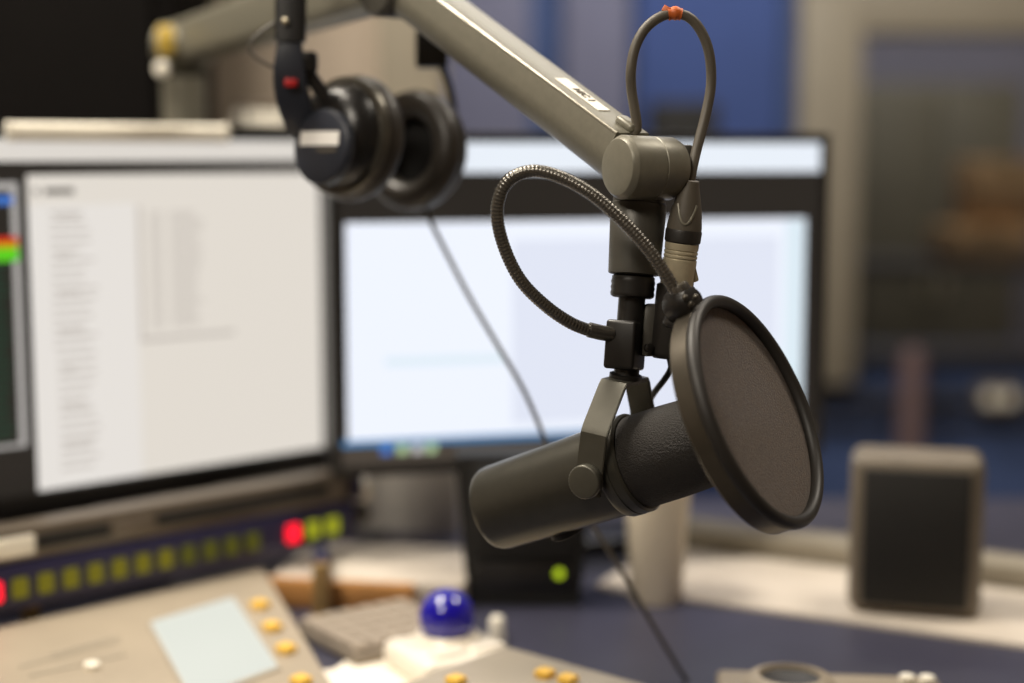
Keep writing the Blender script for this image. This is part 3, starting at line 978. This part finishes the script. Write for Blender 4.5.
# cup
cu = on_z(656, 600, DESK)
r = thing('paper_cup', 'tall cream paper cup standing on the desk under the microphone', 'cup', Vector((cu.x, cu.y, DESK)))
part(MB().lathe(Vector((cu.x, cu.y, DESK)), ZV, [(0.0, 0.0235), (0.002, 0.025), (0.128, 0.033), (0.128, 0.0318), (0.006, 0.024), (0.006, 0.0)], n=48), 'body', 'cup', r)
part(MB().ring(Vector((cu.x, cu.y, DESK + 0.128)), ZV, [(0.0, 0.0315), (0.0018, 0.033), (0.0, 0.0345), (-0.0018, 0.033)], n=48), 'rim', 'cup', r)

# grey speaker on the right ledge
sp = on_z(913, 617, LZ)
ang = math.radians(-14)
es = Vector((math.cos(ang), math.sin(ang), 0))
en_s = Vector((math.sin(ang), -math.cos(ang), 0))
r = thing('monitor_speaker', 'small grey speaker with a black front grille on the pale shelf at the right', 'speaker', Vector((sp.x, sp.y, LZ)))
axS = (es, -en_s, ZV)
SW, SH, SD = 0.121, 0.150, 0.065
part(MB().box(Vector((sp.x, sp.y, LZ + SH / 2 + 0.0005)) - en_s * (SD / 2), (SW, SD, SH), axS, bevel=0.012, seg=4), 'cabinet', 'spk_body', r)
part(MB().box(Vector((sp.x, sp.y, LZ + SH / 2 - 0.001)) + en_s * 0.001, (SW - 0.026, 0.006, SH - 0.022), axS, bevel=0.0025), 'grille', 'grille', r)

# ================================================================== BOOM ARM
POST = lambda py: at(626 + (380 - py) * 0.073, py, 0.99)
D_up = (POST(200) - POST(380)).normalized()
J = at(616, 152, 0.996)
E = at(396, -15, 1.17)
D = (J - E).normalized()
sA = D.cross(ZV).normalized()
if sA.x < 0:
    sA = -sA
nA = sA.cross(D).normalized()
if nA.z < 0:
    nA = -nA
arm = thing('microphone_boom_arm', 'grey jointed boom arm holding the studio microphone', 'boom arm', Vector((at(183, 100, 1.62).x, at(183, 100, 1.62).y, DESK)))


def section(c, s, n, w, h, rt=0.002, rb=0.010, k=5):
    pts = []
    for (sx, sy, rad) in ((1, 1, rt), (-1, 1, rt), (-1, -1, rb), (1, -1, rb)):
        cx, cy = sx * (w / 2 - rad), sy * (h / 2 - rad)
        a0_ = {(1, 1): 0, (-1, 1): 90, (-1, -1): 180, (1, -1): 270}[(sx, sy)]
        for i in range(k + 1):
            a_ = math.radians(a0_ + 90 * i / k)
            pts.append(c + s * (cx + rad * math.cos(a_)) + n * (cy + rad * math.sin(a_)))
    return pts


AW, AH = 0.029, 0.036


def arm_section(c, s, n):
    pts = []
    for k in range(4):
        a_ = math.radians(90 * k / 3)
        pts.append(c + s * (AW / 2 - 0.0015 + 0.0015 * math.cos(a_)) + n * (AH / 2 - 0.0015 + 0.0015 * math.sin(a_)))
    for k in range(4):
        a_ = math.radians(90 + 90 * k / 3)
        pts.append(c + s * (-AW / 2 + 0.0015 + 0.0015 * math.cos(a_)) + n * (AH / 2 - 0.0015 + 0.0015 * math.sin(a_)))
    for k in range(1, 24):
        a_ = math.radians(168 + 204 * k / 24)
        pts.append(c + s * (AW / 2 + 0.0022) * math.cos(a_) + n * (0.003 + (AH / 2 + 0.003) * math.sin(a_)))
    return pts


secs = [arm_section(E + D * t_, sA, nA) for t_ in (0, 0.05, 0.15, 0.22, (J - E).length + 0.0085)]
ua_ = part(MB().loft(secs), 'upper_arm', 'arm', arm, smooth=28)
# bead in lighter paint, imitating the highlight on the arm's near top edge
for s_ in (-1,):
    part(MB().tube([E + sA * s_ * (AW / 2 - 0.0012) + nA * (AH / 2 - 0.0008), J + D * 0.0085 + sA * s_ * (AW / 2 - 0.0012) + nA * (AH / 2 - 0.0008)], 0.0015, n=12, step=0.05), 'edge_highlight', 'arm_highlight', ua_)
# label on the top face
nTop = nA
Ptop = J + nA * (AH / 2)
la, lb2 = on_plane(564, 80, Ptop, nTop), on_plane(607, 110, Ptop, nTop)
lc = (la + lb2) / 2
LL = 0.062
lc = Ptop + D * ((lc - Ptop).dot(D)) + sA * 0.0005
LL = (on_plane(608, 111, Ptop, nTop) - on_plane(563, 79, Ptop, nTop)).dot(D)
lab = part(MB().box(lc + nA * 0.0003, (LL, 0.0105, 0.0005), (D, sA, nA)), 'label', 'label', ua_, 'white paper label reading MIC 1')
text_mesh('lettering', 'MIC 1', 0.0080, lc + nA * 0.0008 + D * 0.002, D, -sA if D.cross(-sA).dot(nA) > 0 else sA, 'ink', lab)
# cable grommet at the end of the arm
gq = on_plane(627, 127, Ptop, nTop)
part(MB().box(gq + nA * 0.002, (0.017, 0.010, 0.006), (D, sA, nA), bevel=0.0025, seg=3), 'cable_grommet', 'arm', ua_)
# joint barrel
bc = at(648, 168, 0.975)
BR = 0.0201
sA0 = sA
sA = cv(0.865, 0.03, -0.5)
jb = part(MB().lathe(bc, sA, [(-0.0245, 0.0), (-0.0245, 0.0135), (-0.0235, 0.0175), (-0.0215, 0.0192), (-0.019, BR), (0.001, BR), (0.0014, BR - 0.0005), (0.0020, BR - 0.0005), (0.0024, BR),
                              (0.0155, BR), (0.0200, BR - 0.002), (0.0225, BR - 0.006), (0.0235, 0.0)], n=56), 'joint_barrel', 'arm', arm, smooth=25)
part(MB().ring(bc - sA * 0.0208, sA, [(-0.0004, 0.0187), (0.0010, 0.0187), (0.0010, 0.0202), (-0.0004, 0.0194)], n=56), 'cap_ring', 'arm', jb)
part(MB().box(at(687, 152, 0.995), (0.006, 0.006, 0.009), bevel=0.001), 'stop_pin', 'arm_dark', jb)
sA = sA0
# neck and swivel
L_ = lambda a_, b_: (POST(b_) - POST(a_)).length
o_ = POST(275)
sw = [(0, 0.0150), (0.0008, 0.0165), (L_(275, 213), 0.0180), (L_(275, 212), 0.0176), (L_(275, 204), 0.0176), (L_(275, 203), 0.0168), (L_(275, 180), 0.0165)]
part(MB().lathe(o_, D_up, sw, n=48), 'swivel', 'arm_dark', arm)
o_ = POST(298)
nprof = [(0, 0.012), (0.001, 0.0138)] + [(0.001 + k * 0.0018, 0.0143 if k % 2 else 0.0138) for k in range(1, 7)] + [(0.0135, 0.0138), (0.015, 0.012)]
part(MB().lathe(o_, D_up, nprof, n=48), 'lock_ring', 'black', arm)
o_ = POST(384)
part(MB().lathe(o_, D_up, [(0, 0.0082), (L_(384, 352), 0.0082), (L_(384, 351), 0.0087), (L_(384, 290), 0.0087)], n=36), 'threaded_tube', 'black', arm)
# connector tube with bracket
X0, X1 = at(668, 359, 0.989), at(676, 284, 0.987)
aX = (X1 - X0).normalized()
LX = (X1 - X0).length
part(MB().lathe(X0, aX, [(0, 0.0095), (0.0015, 0.0112), (0.004, 0.0125), (LX - 0.001, 0.0122), (LX, 0.0105)], n=40), 'connector_socket', 'rubber', arm)
part(MB().box(at(650, 330, 0.99), (0.010, 0.010, 0.034), (RX, FW, D_up), bevel=0.002), 'bracket', 'arm_dark', arm)
part(MB().lathe(at(648, 348, 0.982), cv(0.3, 0, 1), [(0, 0.003), (0.003, 0.003), (0.0035, 0.002), (0.0035, 0)], n=16), 'screw_or_glint', 'black', arm)
# lower arm and base post
lo_a = at(184, 44, 1.62)
el = E + D * -0.01
dl2 = (el - lo_a).normalized()
s2 = dl2.cross(ZV).normalized()
n2 = s2.cross(dl2)
if n2.z < 0:
    n2 = -n2
Ll = (el - lo_a).length
part(MB().loft([section(lo_a + dl2 * t_, s2, n2, 0.030, 0.046, 0.006, 0.012) for t_ in (0.0, 0.15, Ll - 0.05, Ll)]), 'lower_arm', 'arm', arm, smooth=28)
part(MB().lathe(E + sA * -0.02, sA, [(0, 0.0), (0, 0.022), (0.003, 0.025), (0.037, 0.025), (0.04, 0.022), (0.04, 0)], n=40), 'elbow_joint', 'arm_dark', arm)
bp2 = at(184, 100, 1.62)
zt = lo_a.z - 0.004
part(MB().lathe(Vector((bp2.x, bp2.y, DESK)), ZV, [(0, 0.055), (0.012, 0.053), (0.014, 0.0225), (zt - DESK - 0.03, 0.0225)], n=48), 'base_post', 'arm', arm)
part(MB().lathe(Vector((bp2.x, bp2.y, zt)) - s2 * 0.0, RX * 0.98 + Vector((0, -0.2, 0)), [(-0.025, 0), (-0.025, 0.021), (-0.021, 0.025), (0.021, 0.025), (0.025, 0.021), (0.025, 0)], n=40), 'shoulder_joint', 'arm', arm)
q = at(166, 41, 1.575)
part(MB().box(q, (0.018, 0.008, 0.030), bevel=0.003), 'marker_cap', 'yellow_mark', arm, 'yellow marker cap')
q = at(201, 24, 1.56)
part(MB().box(q, (0.014, 0.008, 0.022), (RX, FW, ZV), bevel=0.003), 'marker_cap', 'trim_tan', arm)
q = at(163, 69, 1.592)
part(MB().lathe(q, Vector((-0.2, -1, 0)), [(0, 0.008), (0.004, 0.008), (0.005, 0.006), (0.005, 0)], n=24), 'screw_or_glint', 'cream', arm)

# ================================================================== MICROPHONE
PV = at(614, 470, 1.0)
aM = cv(0.80, 0.31, 0.50)
h = aM.cross(ZV).normalized()
if (h.dot(FW)) > 0:
    h = -h
u = POST(377.5) - PV
u = u - h * u.dot(h)
YS = u.length / 0.059
u.normalize()
w = u.cross(h).normalized()
mic = thing('studio_microphone', 'dark grey studio microphone with a black foam windscreen hanging in a yoke', 'microphone', PV - ZV * 0.04)
body = [(-0.0990, 0.0), (-0.0990, 0.0250), (-0.0980, 0.0272), (-0.0955, 0.0284), (-0.0925, 0.0289), (-0.06, 0.0294), (0.0, 0.0306), (0.006, 0.0308), (0.006, 0.0), ]
part(MB().lathe(PV, aM, body, n=72), 'body', 'mic', mic, smooth=30)
col = [(0.004, 0.029), (0.004, 0.0318), (0.006, 0.0326), (0.012, 0.0328), (0.0122, 0.0322), (0.0130, 0.0322), (0.0132, 0.0326), (0.0185, 0.0326), (0.020, 0.0312), (0.020, 0.027)]
part(MB().lathe(PV, aM, col, n=72), 'collar', 'mic', mic, smooth=30)
ws = [(0.018, 0.0), (0.018, 0.0296), (0.022, 0.0302), (0.045, 0.0300), (0.066, 0.0290), (0.074, 0.0272), (0.079, 0.0235), (0.0815, 0.016), (0.0825, 0.0)]
part(MB().lathe(PV, aM, ws, n=72), 'windscreen', 'foam', mic, smooth=60)
# yoke
outer = [(37.2, -9), (37.2, 29), (35.5, 33), (19.5, 56), (16.5, 59), (-16.5, 59), (-19.5, 56), (-35.5, 33), (-37.2, 29), (-37.2, -9)]
inner = [(-34.6, -9), (-34.6, 28.4), (-33.2, 31.8), (-17.2, 54.6), (-15.6, 56.3), (15.6, 56.3), (17.2, 54.6), (33.2, 31.8), (34.6, 28.4), (34.6, -9)]
poly = [PV + h * (a_ / 1000) + u * (b_ / 1000 * YS) - w * 0.0092 for (a_, b_) in outer + inner]
t = bmesh.new()
n_ = len(outer)
A = [t.verts.new(p) for p in poly]
B = [t.verts.new(p + w * 0.0184) for p in poly]
N = len(poly)
for k in range(n_ - 1):
    o1, o2, i1, i2 = k, k + 1, N - 1 - k, N - 2 - k
    t.faces.new((A[o1], A[o2], A[i2], A[i1]))
    t.faces.new((B[o1], B[i1], B[i2], B[o2]))
    t.faces.new((A[o1], B[o1], B[o2], A[o2]))
    t.faces.new((A[i1], A[i2], B[i2], B[i1]))
t.faces.new((A[0], A[N - 1], B[N - 1], B[0]))
t.faces.new((A[n_ - 1], B[n_ - 1], B[n_], A[n_]))
bmesh.ops.recalc_face_normals(t, faces=t.faces[:])
bmesh.ops.bevel(t, geom=[e for e in t.edges if e.calc_face_angle(0) > 1.2], offset=0.0005, segments=2, affect='EDGES')
m = MB()
m._add(t)
yk = part(m, 'yoke', 'yoke', mic, smooth=22)
part(MB().lathe(PV + u * 0.0588 * YS, u, [(0, 0.0), (0, 0.0105), (0.0025, 0.0105), (0.003, 0.009), (0.003, 0)], n=36), 'mount_nut', 'black', yk)
for s_ in (1, -1):
    kprof = [(0.0, 0.0), (0.0, 0.0098)]
    kb_ = MB()
    # knurled knob: star section lathe
    t = bmesh.new()
    nn = 64
    o = PV + h * s_ * 0.0368
    e1_, e2_ = u, (h * s_).cross(u)
    prof = [(0.0, 0.0100, 0), (0.0008, 0.0110, 1), (0.0062, 0.0110, 1), (0.0070, 0.0102, 0), (0.0072, 0.0094, 0)]
    rings = []
    for (s1_, rad, kn) in prof:
        rings.append([t.verts.new(o + h * s_ * s1_ + (e1_ * math.cos(k * 2 * math.pi / nn) + e2_ * math.sin(k * 2 * math.pi / nn)) * (rad - (0.0004 if kn and k % 2 else 0))) for k in range(nn)])
    for A_, B_ in zip(rings[:-1], rings[1:]):
        for k in range(nn):
            t.faces.new((A_[k], A_[(k + 1) % nn], B_[(k + 1) % nn], B_[k]))
    t.faces.new(rings[0])
    t.faces.new(rings[-1])
    kb_._add(t)
    part(kb_, 'tension_knob', 'yoke', mic, smooth=50)
# cable entry under the body
bo = PV + aM * -0.052
bd = (-u + h * -0.25).normalized()
bd = (bd - aM * bd.dot(aM)).normalized()
part(MB().lathe(bo + bd * 0.026, bd, [(0, 0.013), (0.0050, 0.013), (0.0062, 0.0115), (0.0062, 0)], n=36), 'cable_entry', 'black_matte', mic)
pts = [at(669, 356, 0.997), at(671, 368, 1.0), at(664, 380, 1.006), at(654, 393, 1.02), at(646, 408, 1.04), PV - h * 0.034 + u * 0.022 - aM * 0.004, PV - h * 0.032 + u * 0.004 - aM * 0.02, PV - h * 0.026 - aM * 0.03]
part(MB().tube(pts, 0.0021, n=12), 'lead', 'black', mic)

# ================================================================== POP FILTER
nF = cv(0.785, 0.365, 0.497)
cF = at(758, 410, 0.945)
pf = thing('pop_filter', 'round pop filter of dark mesh on a ribbed gooseneck in front of the microphone', 'pop filter', cF - ZV * 0.075)
R0 = 0.0750
hoop = [(-0.0155, R0 - 0.0035), (-0.0155, R0 - 0.001), (-0.0145, R0), (-0.004, R0), (-0.003, R0 - 0.001), (-0.003, R0 - 0.0035)]
part(MB().ring(cF, nF, hoop, n=128), 'hoop', 'hoop', pf, smooth=30)
ga = []
for k in range(14):
    a_ = 2 * math.pi * k / 14
    ga.append((-0.0005 + 0.0045 * math.cos(a_), R0 - 0.0028 + 0.0040 * math.sin(a_)))
part(MB().ring(cF, nF, ga, n=128), 'edge_gasket', 'rubber', pf, smooth=60)
part(MB().lathe(cF - nF * 0.003, nF, [(0, 0.0), (0, 0.02), (0, 0.045), (0, R0 - 0.005), (-0.0006, R0 - 0.005), (-0.0006, 0.045), (-0.0006, 0.02), (-0.0006, 0.0)], n=96, cap=False), 'mesh', 'mesh', pf, 'dark nylon mesh disc')
# clamp on the tube
cl_ = POST(345)
yaw = math.radians(-24)
ca_ = Vector((math.cos(yaw), math.sin(yaw), 0))
cb_ = Vector((-math.sin(yaw), math.cos(yaw), 0))
cu_ = D_up
ca_ = (ca_ - cu_ * ca_.dot(cu_)).normalized()
cb_ = cu_.cross(ca_)
clp = part(MB().box(cl_ + RX * -0.002, (0.0205, 0.024, 0.0315), (ca_, cb_, cu_), bevel=0.0022, seg=3), 'clamp', 'black', pf)
part(MB().lathe(cl_ + cb_ * 0.011, cb_, [(0, 0.004), (0.006, 0.004), (0.006, 0.0075), (0.013, 0.0075), (0.014, 0.006), (0.014, 0)], n=24), 'clamp_screw', 'black', clp)
gpts = [at(603, 333, 0.982), at(590, 330.5, 0.98), at(570, 322.5, 0.974), at(546, 306, 0.967), at(522, 282, 0.96), at(506, 252, 0.955), at(497.5, 220, 0.95), at(500, 195, 0.946), at(512, 178, 0.943),
        at(534, 171, 0.941), at(560, 177, 0.939), at(590, 193, 0.937), at(620, 218.5, 0.936), at(648, 249, 0.936), at(668, 279, 0.937), at(679, 299, 0.939)]
part(MB().tube(gpts, 0.0041, n=18, ridge=0.0023), 'gooseneck', 'goose', pf, smooth=80)
part(MB().tube([at(612, 334, 0.984), at(603, 333, 0.982), at(588, 329.5, 0.979)], 0.0049, n=20), 'ferrule', 'goose', pf)
bj = at(684, 304, 0.940)
part(MB().lathe(bj - cv(0.55, 0.3, 0.78) * 0.009, cv(0.55, 0.3, 0.78), [(0, 0), (0, 0.0100), (0.002, 0.0112), (0.010, 0.0112), (0.014, 0.0105), (0.018, 0.0078), (0.020, 0)], n=32), 'ball_joint', 'black', pf)
part(MB().lathe(at(682, 294, 0.938), cv(-0.50, 0.85, 0.1), [(-0.006, 0.0066), (0.004, 0.0066), (0.006, 0.0058), (0.006, 0.0)], n=28), 'joint_collar', 'goose', pf)
for (px, py) in ((691, 304), (685, 297.5), (696, 297)):  # a bolt and the black joint's highlights, modelled as small grey balls
    part(MB().ball(at(px, py, 0.926), 0.0019, seg=16), 'screw_or_glint', 'hp_grey', pf)
part(MB().box(at(677, 312, 0.946), (0.012, 0.012, 0.022), (cv(0.8, -0.3, 0.4), FW, cv(0.4, 0.9, 0)), bevel=0.003, seg=3), 'hoop_bracket', 'black', pf)

# ================================================================== MICROPHONE CABLE WITH CONNECTOR
x_lo, x_hi = at(676.5, 286, 0.986), at(690.5, 180, 0.975)
aC = (x_hi - x_lo).normalized()
at_c = lambda py: x_lo.lerp(x_hi, (286 - py) / 106)
LC = (x_hi - x_lo).length
mc = thing('microphone_cable', 'grey cable looping from the boom arm into a silver connector, with orange tape', 'cable', x_lo)
cp = [at(633, 134, 0.985), at(637, 128, 0.984), at(635, 112, 0.983), at(631.5, 90, 0.982), at(631, 70, 0.98), at(635, 48, 0.98), at(645, 29, 0.98), at(660, 17, 0.98), at(675, 13.5, 0.98), at(690, 18, 0.981), at(702, 33, 0.982), at(709.5, 55, 0.983),
      at(711, 85, 0.985), at(705, 118, 0.984), at(697, 148, 0.98), at(692, 170, 0.976), at_c(186)]
part(MB().tube(cp, 0.0033, n=18), 'cable_jacket', 'cable', mc, smooth=80)
part(MB().tube([at(668, 14.4, 0.98), at(675, 13.3, 0.98), at(681, 14.5, 0.9805)], lambda t_: 0.0042 - 0.0004 * math.sin(t_ * 9), n=18, step=0.001), 'tape_wrap', 'tape', mc, 'orange tape wrapped around the cable')
part(MB().box(at(667, 9.5, 0.978), (0.006, 0.001, 0.004), (cv(0.85, -0.5, 0.2), FW, cv(0.5, 0.85, 0)), bevel=0.0003), 'tape_end', 'tape', mc)
# boot
tt = lambda py: (at_c(py) - x_lo).length
part(MB().lathe(x_lo, aC, [(tt(232), 0.0112), (tt(226), 0.0112), (tt(210), 0.0098), (tt(186), 0.0062), (tt(181), 0.0058), (tt(180), 0.0048)], n=32), 'boot', 'cable', mc)
ub_ = MB()
fc = cv(-0.08, 0.0, 1)
for s_ in (1,):
    pts = []
    for k in range(9):
        a_ = k / 8
        xx = (a_ - 0.5) * 2 * 0.0058
        yy = tt(222) + (tt(205) - tt(222)) * (1 - math.cos((a_ - 0.5) * 2 * math.pi / 1.0)) / 2 if False else tt(223) + (tt(204) - tt(223)) * min(1.0, abs((a_ - 0.5) * 2) ** 2.2)
        base = x_lo + aC * yy
        rad = 0.0112 - (yy - tt(226)) / (tt(186) - tt(226)) * 0.0048
        sd = aC.cross(fc).normalized()
        ff = sd.cross(aC).normalized()
        if ff.dot(FW) > 0:
            ff = -ff
        pts.append(base + sd * xx + ff * math.sqrt(max(1e-9, rad * rad - xx * xx)))
    ub_.tube(pts, 0.0010, n=8, step=0.0015)
part(ub_, 'grip_ridge', 'arm', mc)
part(MB().lathe(x_lo, aC, [(tt(243), 0.0105), (tt(241), 0.0115), (tt(231), 0.0117), (tt(229), 0.0112)], n=36), 'boot_ring', 'rubber', mc)
shell = [(0, 0.0098), (0.001, 0.0108), (tt(262), 0.0108)]
for py in (258, 254, 250):
    shell += [(tt(py + 1.2), 0.0108), (tt(py), 0.0102), (tt(py - 1.2), 0.0108)]
shell += [(tt(243), 0.0109), (tt(241), 0.010)]
part(MB().lathe(x_lo, aC, shell, n=40), 'shell', 'nickel', mc, 'silver metal connector shell')
part(MB().box(at(693, 274, 0.984), (0.005, 0.006, 0.011), (cv(0.9, 0.3, 0), FW, cv(-0.25, 0.95, 0.2)), bevel=0.001), 'latch', 'nickel', mc)

# ================================================================== HEADPHONES
hE = cv(0.60, -0.03, -0.80)               # from the left cup towards the right cup
hu = (ZV - hE * ZV.dot(hE)).normalized()
hf = hE.cross(hu)
cA = at(350, 138, 1.20)
cBq = at(428, 143, 1.20) + FW * 0.055
cBq = cA + hE * 0.078
hp = thing('headphones', 'black over-ear headphones hanging from the boom arm', 'headphones', cA + hE * 0.04 - ZV * 0.05)


def cup(c, e, first):
    """e points towards the listener's ear"""
    cupo = part(MB().lathe(c, e, [(-0.031, 0.0), (-0.031, 0.024), (-0.029, 0.031), (-0.023, 0.0365), (-0.016, 0.0400), (-0.009, 0.0415), (-0.009, 0.0)], n=56), 'ear_cup', 'hp_black', hp, smooth=40)
    part(MB().ring(c, e, [(-0.012, 0.0410), (-0.012, 0.0450), (-0.009, 0.0470), (-0.006, 0.0470), (-0.005, 0.0430), (-0.005, 0.0410)], n=64), 'cup_ring', 'hp_grey', cupo, 'satin grey ring')
    pr = []
    for k in range(18):
        a_ = 2 * math.pi * k / 18
        pr.append((0.0035 + 0.0115 * math.cos(a_), 0.0375 + 0.0120 * math.sin(a_)))
    part(MB().ring(c, e, pr, n=64), 'ear_pad', 'hp_pad', hp, smooth=80)
    part(MB().lathe(c, e, [(-0.006, 0.032), (-0.003, 0.032), (-0.003, 0.0)], n=40), 'inner_cloth', 'hp_cloth', hp)
    return cupo


cup_l = cup(cA, hE, True)
cup_r = cup(cBq, -hE, False)
fc_ = cA - hE * 0.0345
exw = -hf if (-hf).dot(RX) > 0 else hf
# printing on the outer face
ez_ = exw.cross(hu)
if ez_.dot(-hE) < 0:
    exw = -exw


def strap(name, pts, wdt, thk, wd_axis, material, parent):
    P = catmull(pts, 0.006)
    secs = []
    for i, p in enumerate(P):
        tg = (P[min(i + 1, len(P) - 1)] - P[max(i - 1, 0)]).normalized()
        a_ = (wd_axis - tg * wd_axis.dot(tg)).normalized()
        b_ = tg.cross(a_)
        ww = wdt(i / (len(P) - 1)) if callable(wdt) else wdt
        secs.append(section(p, a_, b_, ww, thk, thk * 0.3, thk * 0.3, 3))
    return part(MB().loft(secs), name, material, parent)


# left slider, hinge and yoke
sl = strap('slider', [at(292, -45, 1.165), at(291, -10, 1.165), at(290.5, 26, 1.165), at(290, 42, 1.165)], 0.0235, 0.009, RX, 'hp_black', hp)
part(MB().ball(at(285, 21, 1.158), 0.0026, seg=16), 'rivet', 'nickel', sl)
yl = strap('yoke', [at(290, 36, 1.166), at(289.5, 58, 1.166), at(290, 80, 1.168), at(294, 102, 1.174), at(300, 120, 1.182), at(308, 134, 1.190)],
           lambda t_: 0.017 + 0.012 * math.sin(min(1, t_ * 1.5) * math.pi / 2) - 0.004 * t_, 0.006, RX, 'hp_blue', hp)
# round pivot plate over the cup's outer face with its printing
pcn = cA - hE * 0.0335 - hu * 0.012 + exw * 0.008
yp = part(MB().lathe(pcn, -hE, [(0, 0.0), (0, 0.029), (0.003, 0.0295), (0.006, 0.028), (0.0075, 0.025), (0.0078, 0.0)], n=48), 'pivot_plate', 'hp_blue', hp, smooth=30)
pf_ = pcn - hE * 0.0081
part(MB().box(pf_ + hu * 0.006, (0.040, 0.0105, 0.0006), (exw, hu, -hE)), 'name_print', 'silver_print', yp, 'silver printed name')
part(MB().box(pf_ - hu * 0.003 + exw * 0.008, (0.020, 0.0024, 0.0006), (exw, hu, -hE)), 'small_print', 'ink', yp)
part(MB().box(at(303, 62, 1.17), (0.022, 0.012, 0.016), bevel=0.003), 'hinge', 'hp_black', yl)
strap('yoke_branch', [at(300, 62, 1.172), at(313, 80, 1.176), at(330, 104, 1.18), at(352, 122, 1.185)], 0.011, 0.007, RX, 'hp_black', yl)
part(MB().box(at(291, 83, 1.1625), (0.0095, 0.004, 0.0055), (RX, FW, ZV), bevel=0.0006), 'side_mark', 'red_mark', yl, 'red side mark')
# right slider and yoke
strap('slider', [at(434, -45, 1.285), at(434, 0, 1.285), at(434, 40, 1.285), at(432, 66, 1.282)], 0.022, 0.009, RX, 'hp_black', hp)
strap('yoke', [at(433, 54, 1.284), at(444, 72, 1.286), at(452, 98, 1.288), at(455, 125, 1.286), at(452, 145, 1.282)], 0.016, 0.006, FW, 'hp_black', hp)
part(MB().box(at(432, 49, 1.277), (0.027, 0.012, 0.032), bevel=0.003), 'hinge', 'hp_black', hp)
strap('headband', [at(292, -30, 1.165), at(296, -85, 1.17), at(318, -130, 1.19), at(362, -152, 1.22), at(405, -130, 1.25), at(430, -85, 1.275), at(434, -30, 1.285)], 0.028, 0.007, hf, 'hp_pad', hp)
part(MB().tube([at(281, 70, 1.168), at(268, 65, 1.165), at(254, 56, 1.165), at(248, 46, 1.165), at(256, 36, 1.165), at(276, 22, 1.166)], 0.0012, n=10), 'jumper_wire', 'cable_thin', hp)
# cord
cd = tag(MB().tube([cBq - ZV * 0.044 + hE * 0.012, at(431, 222, 1.26), at(446, 252, 1.255), at(470, 298, 1.245), at(498, 346, 1.235), at(522, 387, 1.225), at(537, 420, 1.22), at(549, 450, 1.215), at(568, 487, 1.21), at(592, 524, 1.21),
                    at(622, 572, 1.22), at(650, 620, 1.24), at(676, 664, 1.26), at(692, 690, 1.262), Vector(on_z(699, 714, DESK + 0.010)), Vector(on_z(702, 730, DESK + 0.0045)), Vector(on_z(703, 748, DESK + 0.0045))], 0.0019, n=12).build('cord', 'cable_thin', hp))

# ================================================================== LIGHT
def area(name, loc, target, sx, sy, power, color):
    l = bpy.data.lights.new(name, 'AREA')
    l.shape = 'RECTANGLE'
    l.size, l.size_y = sx, sy
    l.energy = power
    l.color = color
    o = bpy.data.objects.new(name, l)
    COL.objects.link(o)
    o.location = loc
    o.rotation_euler = (target - loc).to_track_quat('-Z', 'Y').to_euler()
    return o


WARM = (1.0, 0.91, 0.78)
area('ceiling_lamp', Vector((-0.75, 0.35, 2.55)), Vector((-0.3, 0.35, 0.8)), 0.5, 0.5, 45, WARM)
area('ceiling_lamp', Vector((0.85, 0.55, 2.55)), Vector((0.6, 0.5, 0.8)), 0.4, 0.4, 17, WARM)
area('ceiling_lamp', Vector((-0.9, -1.3, 2.55)), Vector((-0.3, 0.0, 0.8)), 0.6, 0.5, 30, WARM)
area('ceiling_lamp', Vector((0.3, 1.9, 2.55)), Vector((0.4, 2.6, 0.6)), 0.8, 0.4, 24, (1.0, 0.95, 0.88))
area('ceiling_lamp', Vector((1.5, 3.9, 2.5)), Vector((1.6, 4.6, 0.8)), 0.6, 0.4, 30, WARM)

wd = bpy.data.worlds.new('world')
SC.world = wd
wd.use_nodes = True
wd.node_tree.nodes['Background'].inputs[0].default_value = (0.9, 0.92, 1.0, 1)
wd.node_tree.nodes['Background'].inputs[1].default_value = 0.05

SC.view_settings.view_transform = 'Standard'
SC.view_settings.look = 'None'
SC.view_settings.exposure = 0.0
SC.view_settings.gamma = 1.0
SC.view_settings.use_curve_mapping = False
SC.cycles.max_bounces = 8
SC.cycles.caustics_reflective = False
SC.cycles.caustics_refractive = False
SC.cycles.sample_clamp_indirect = 6.0
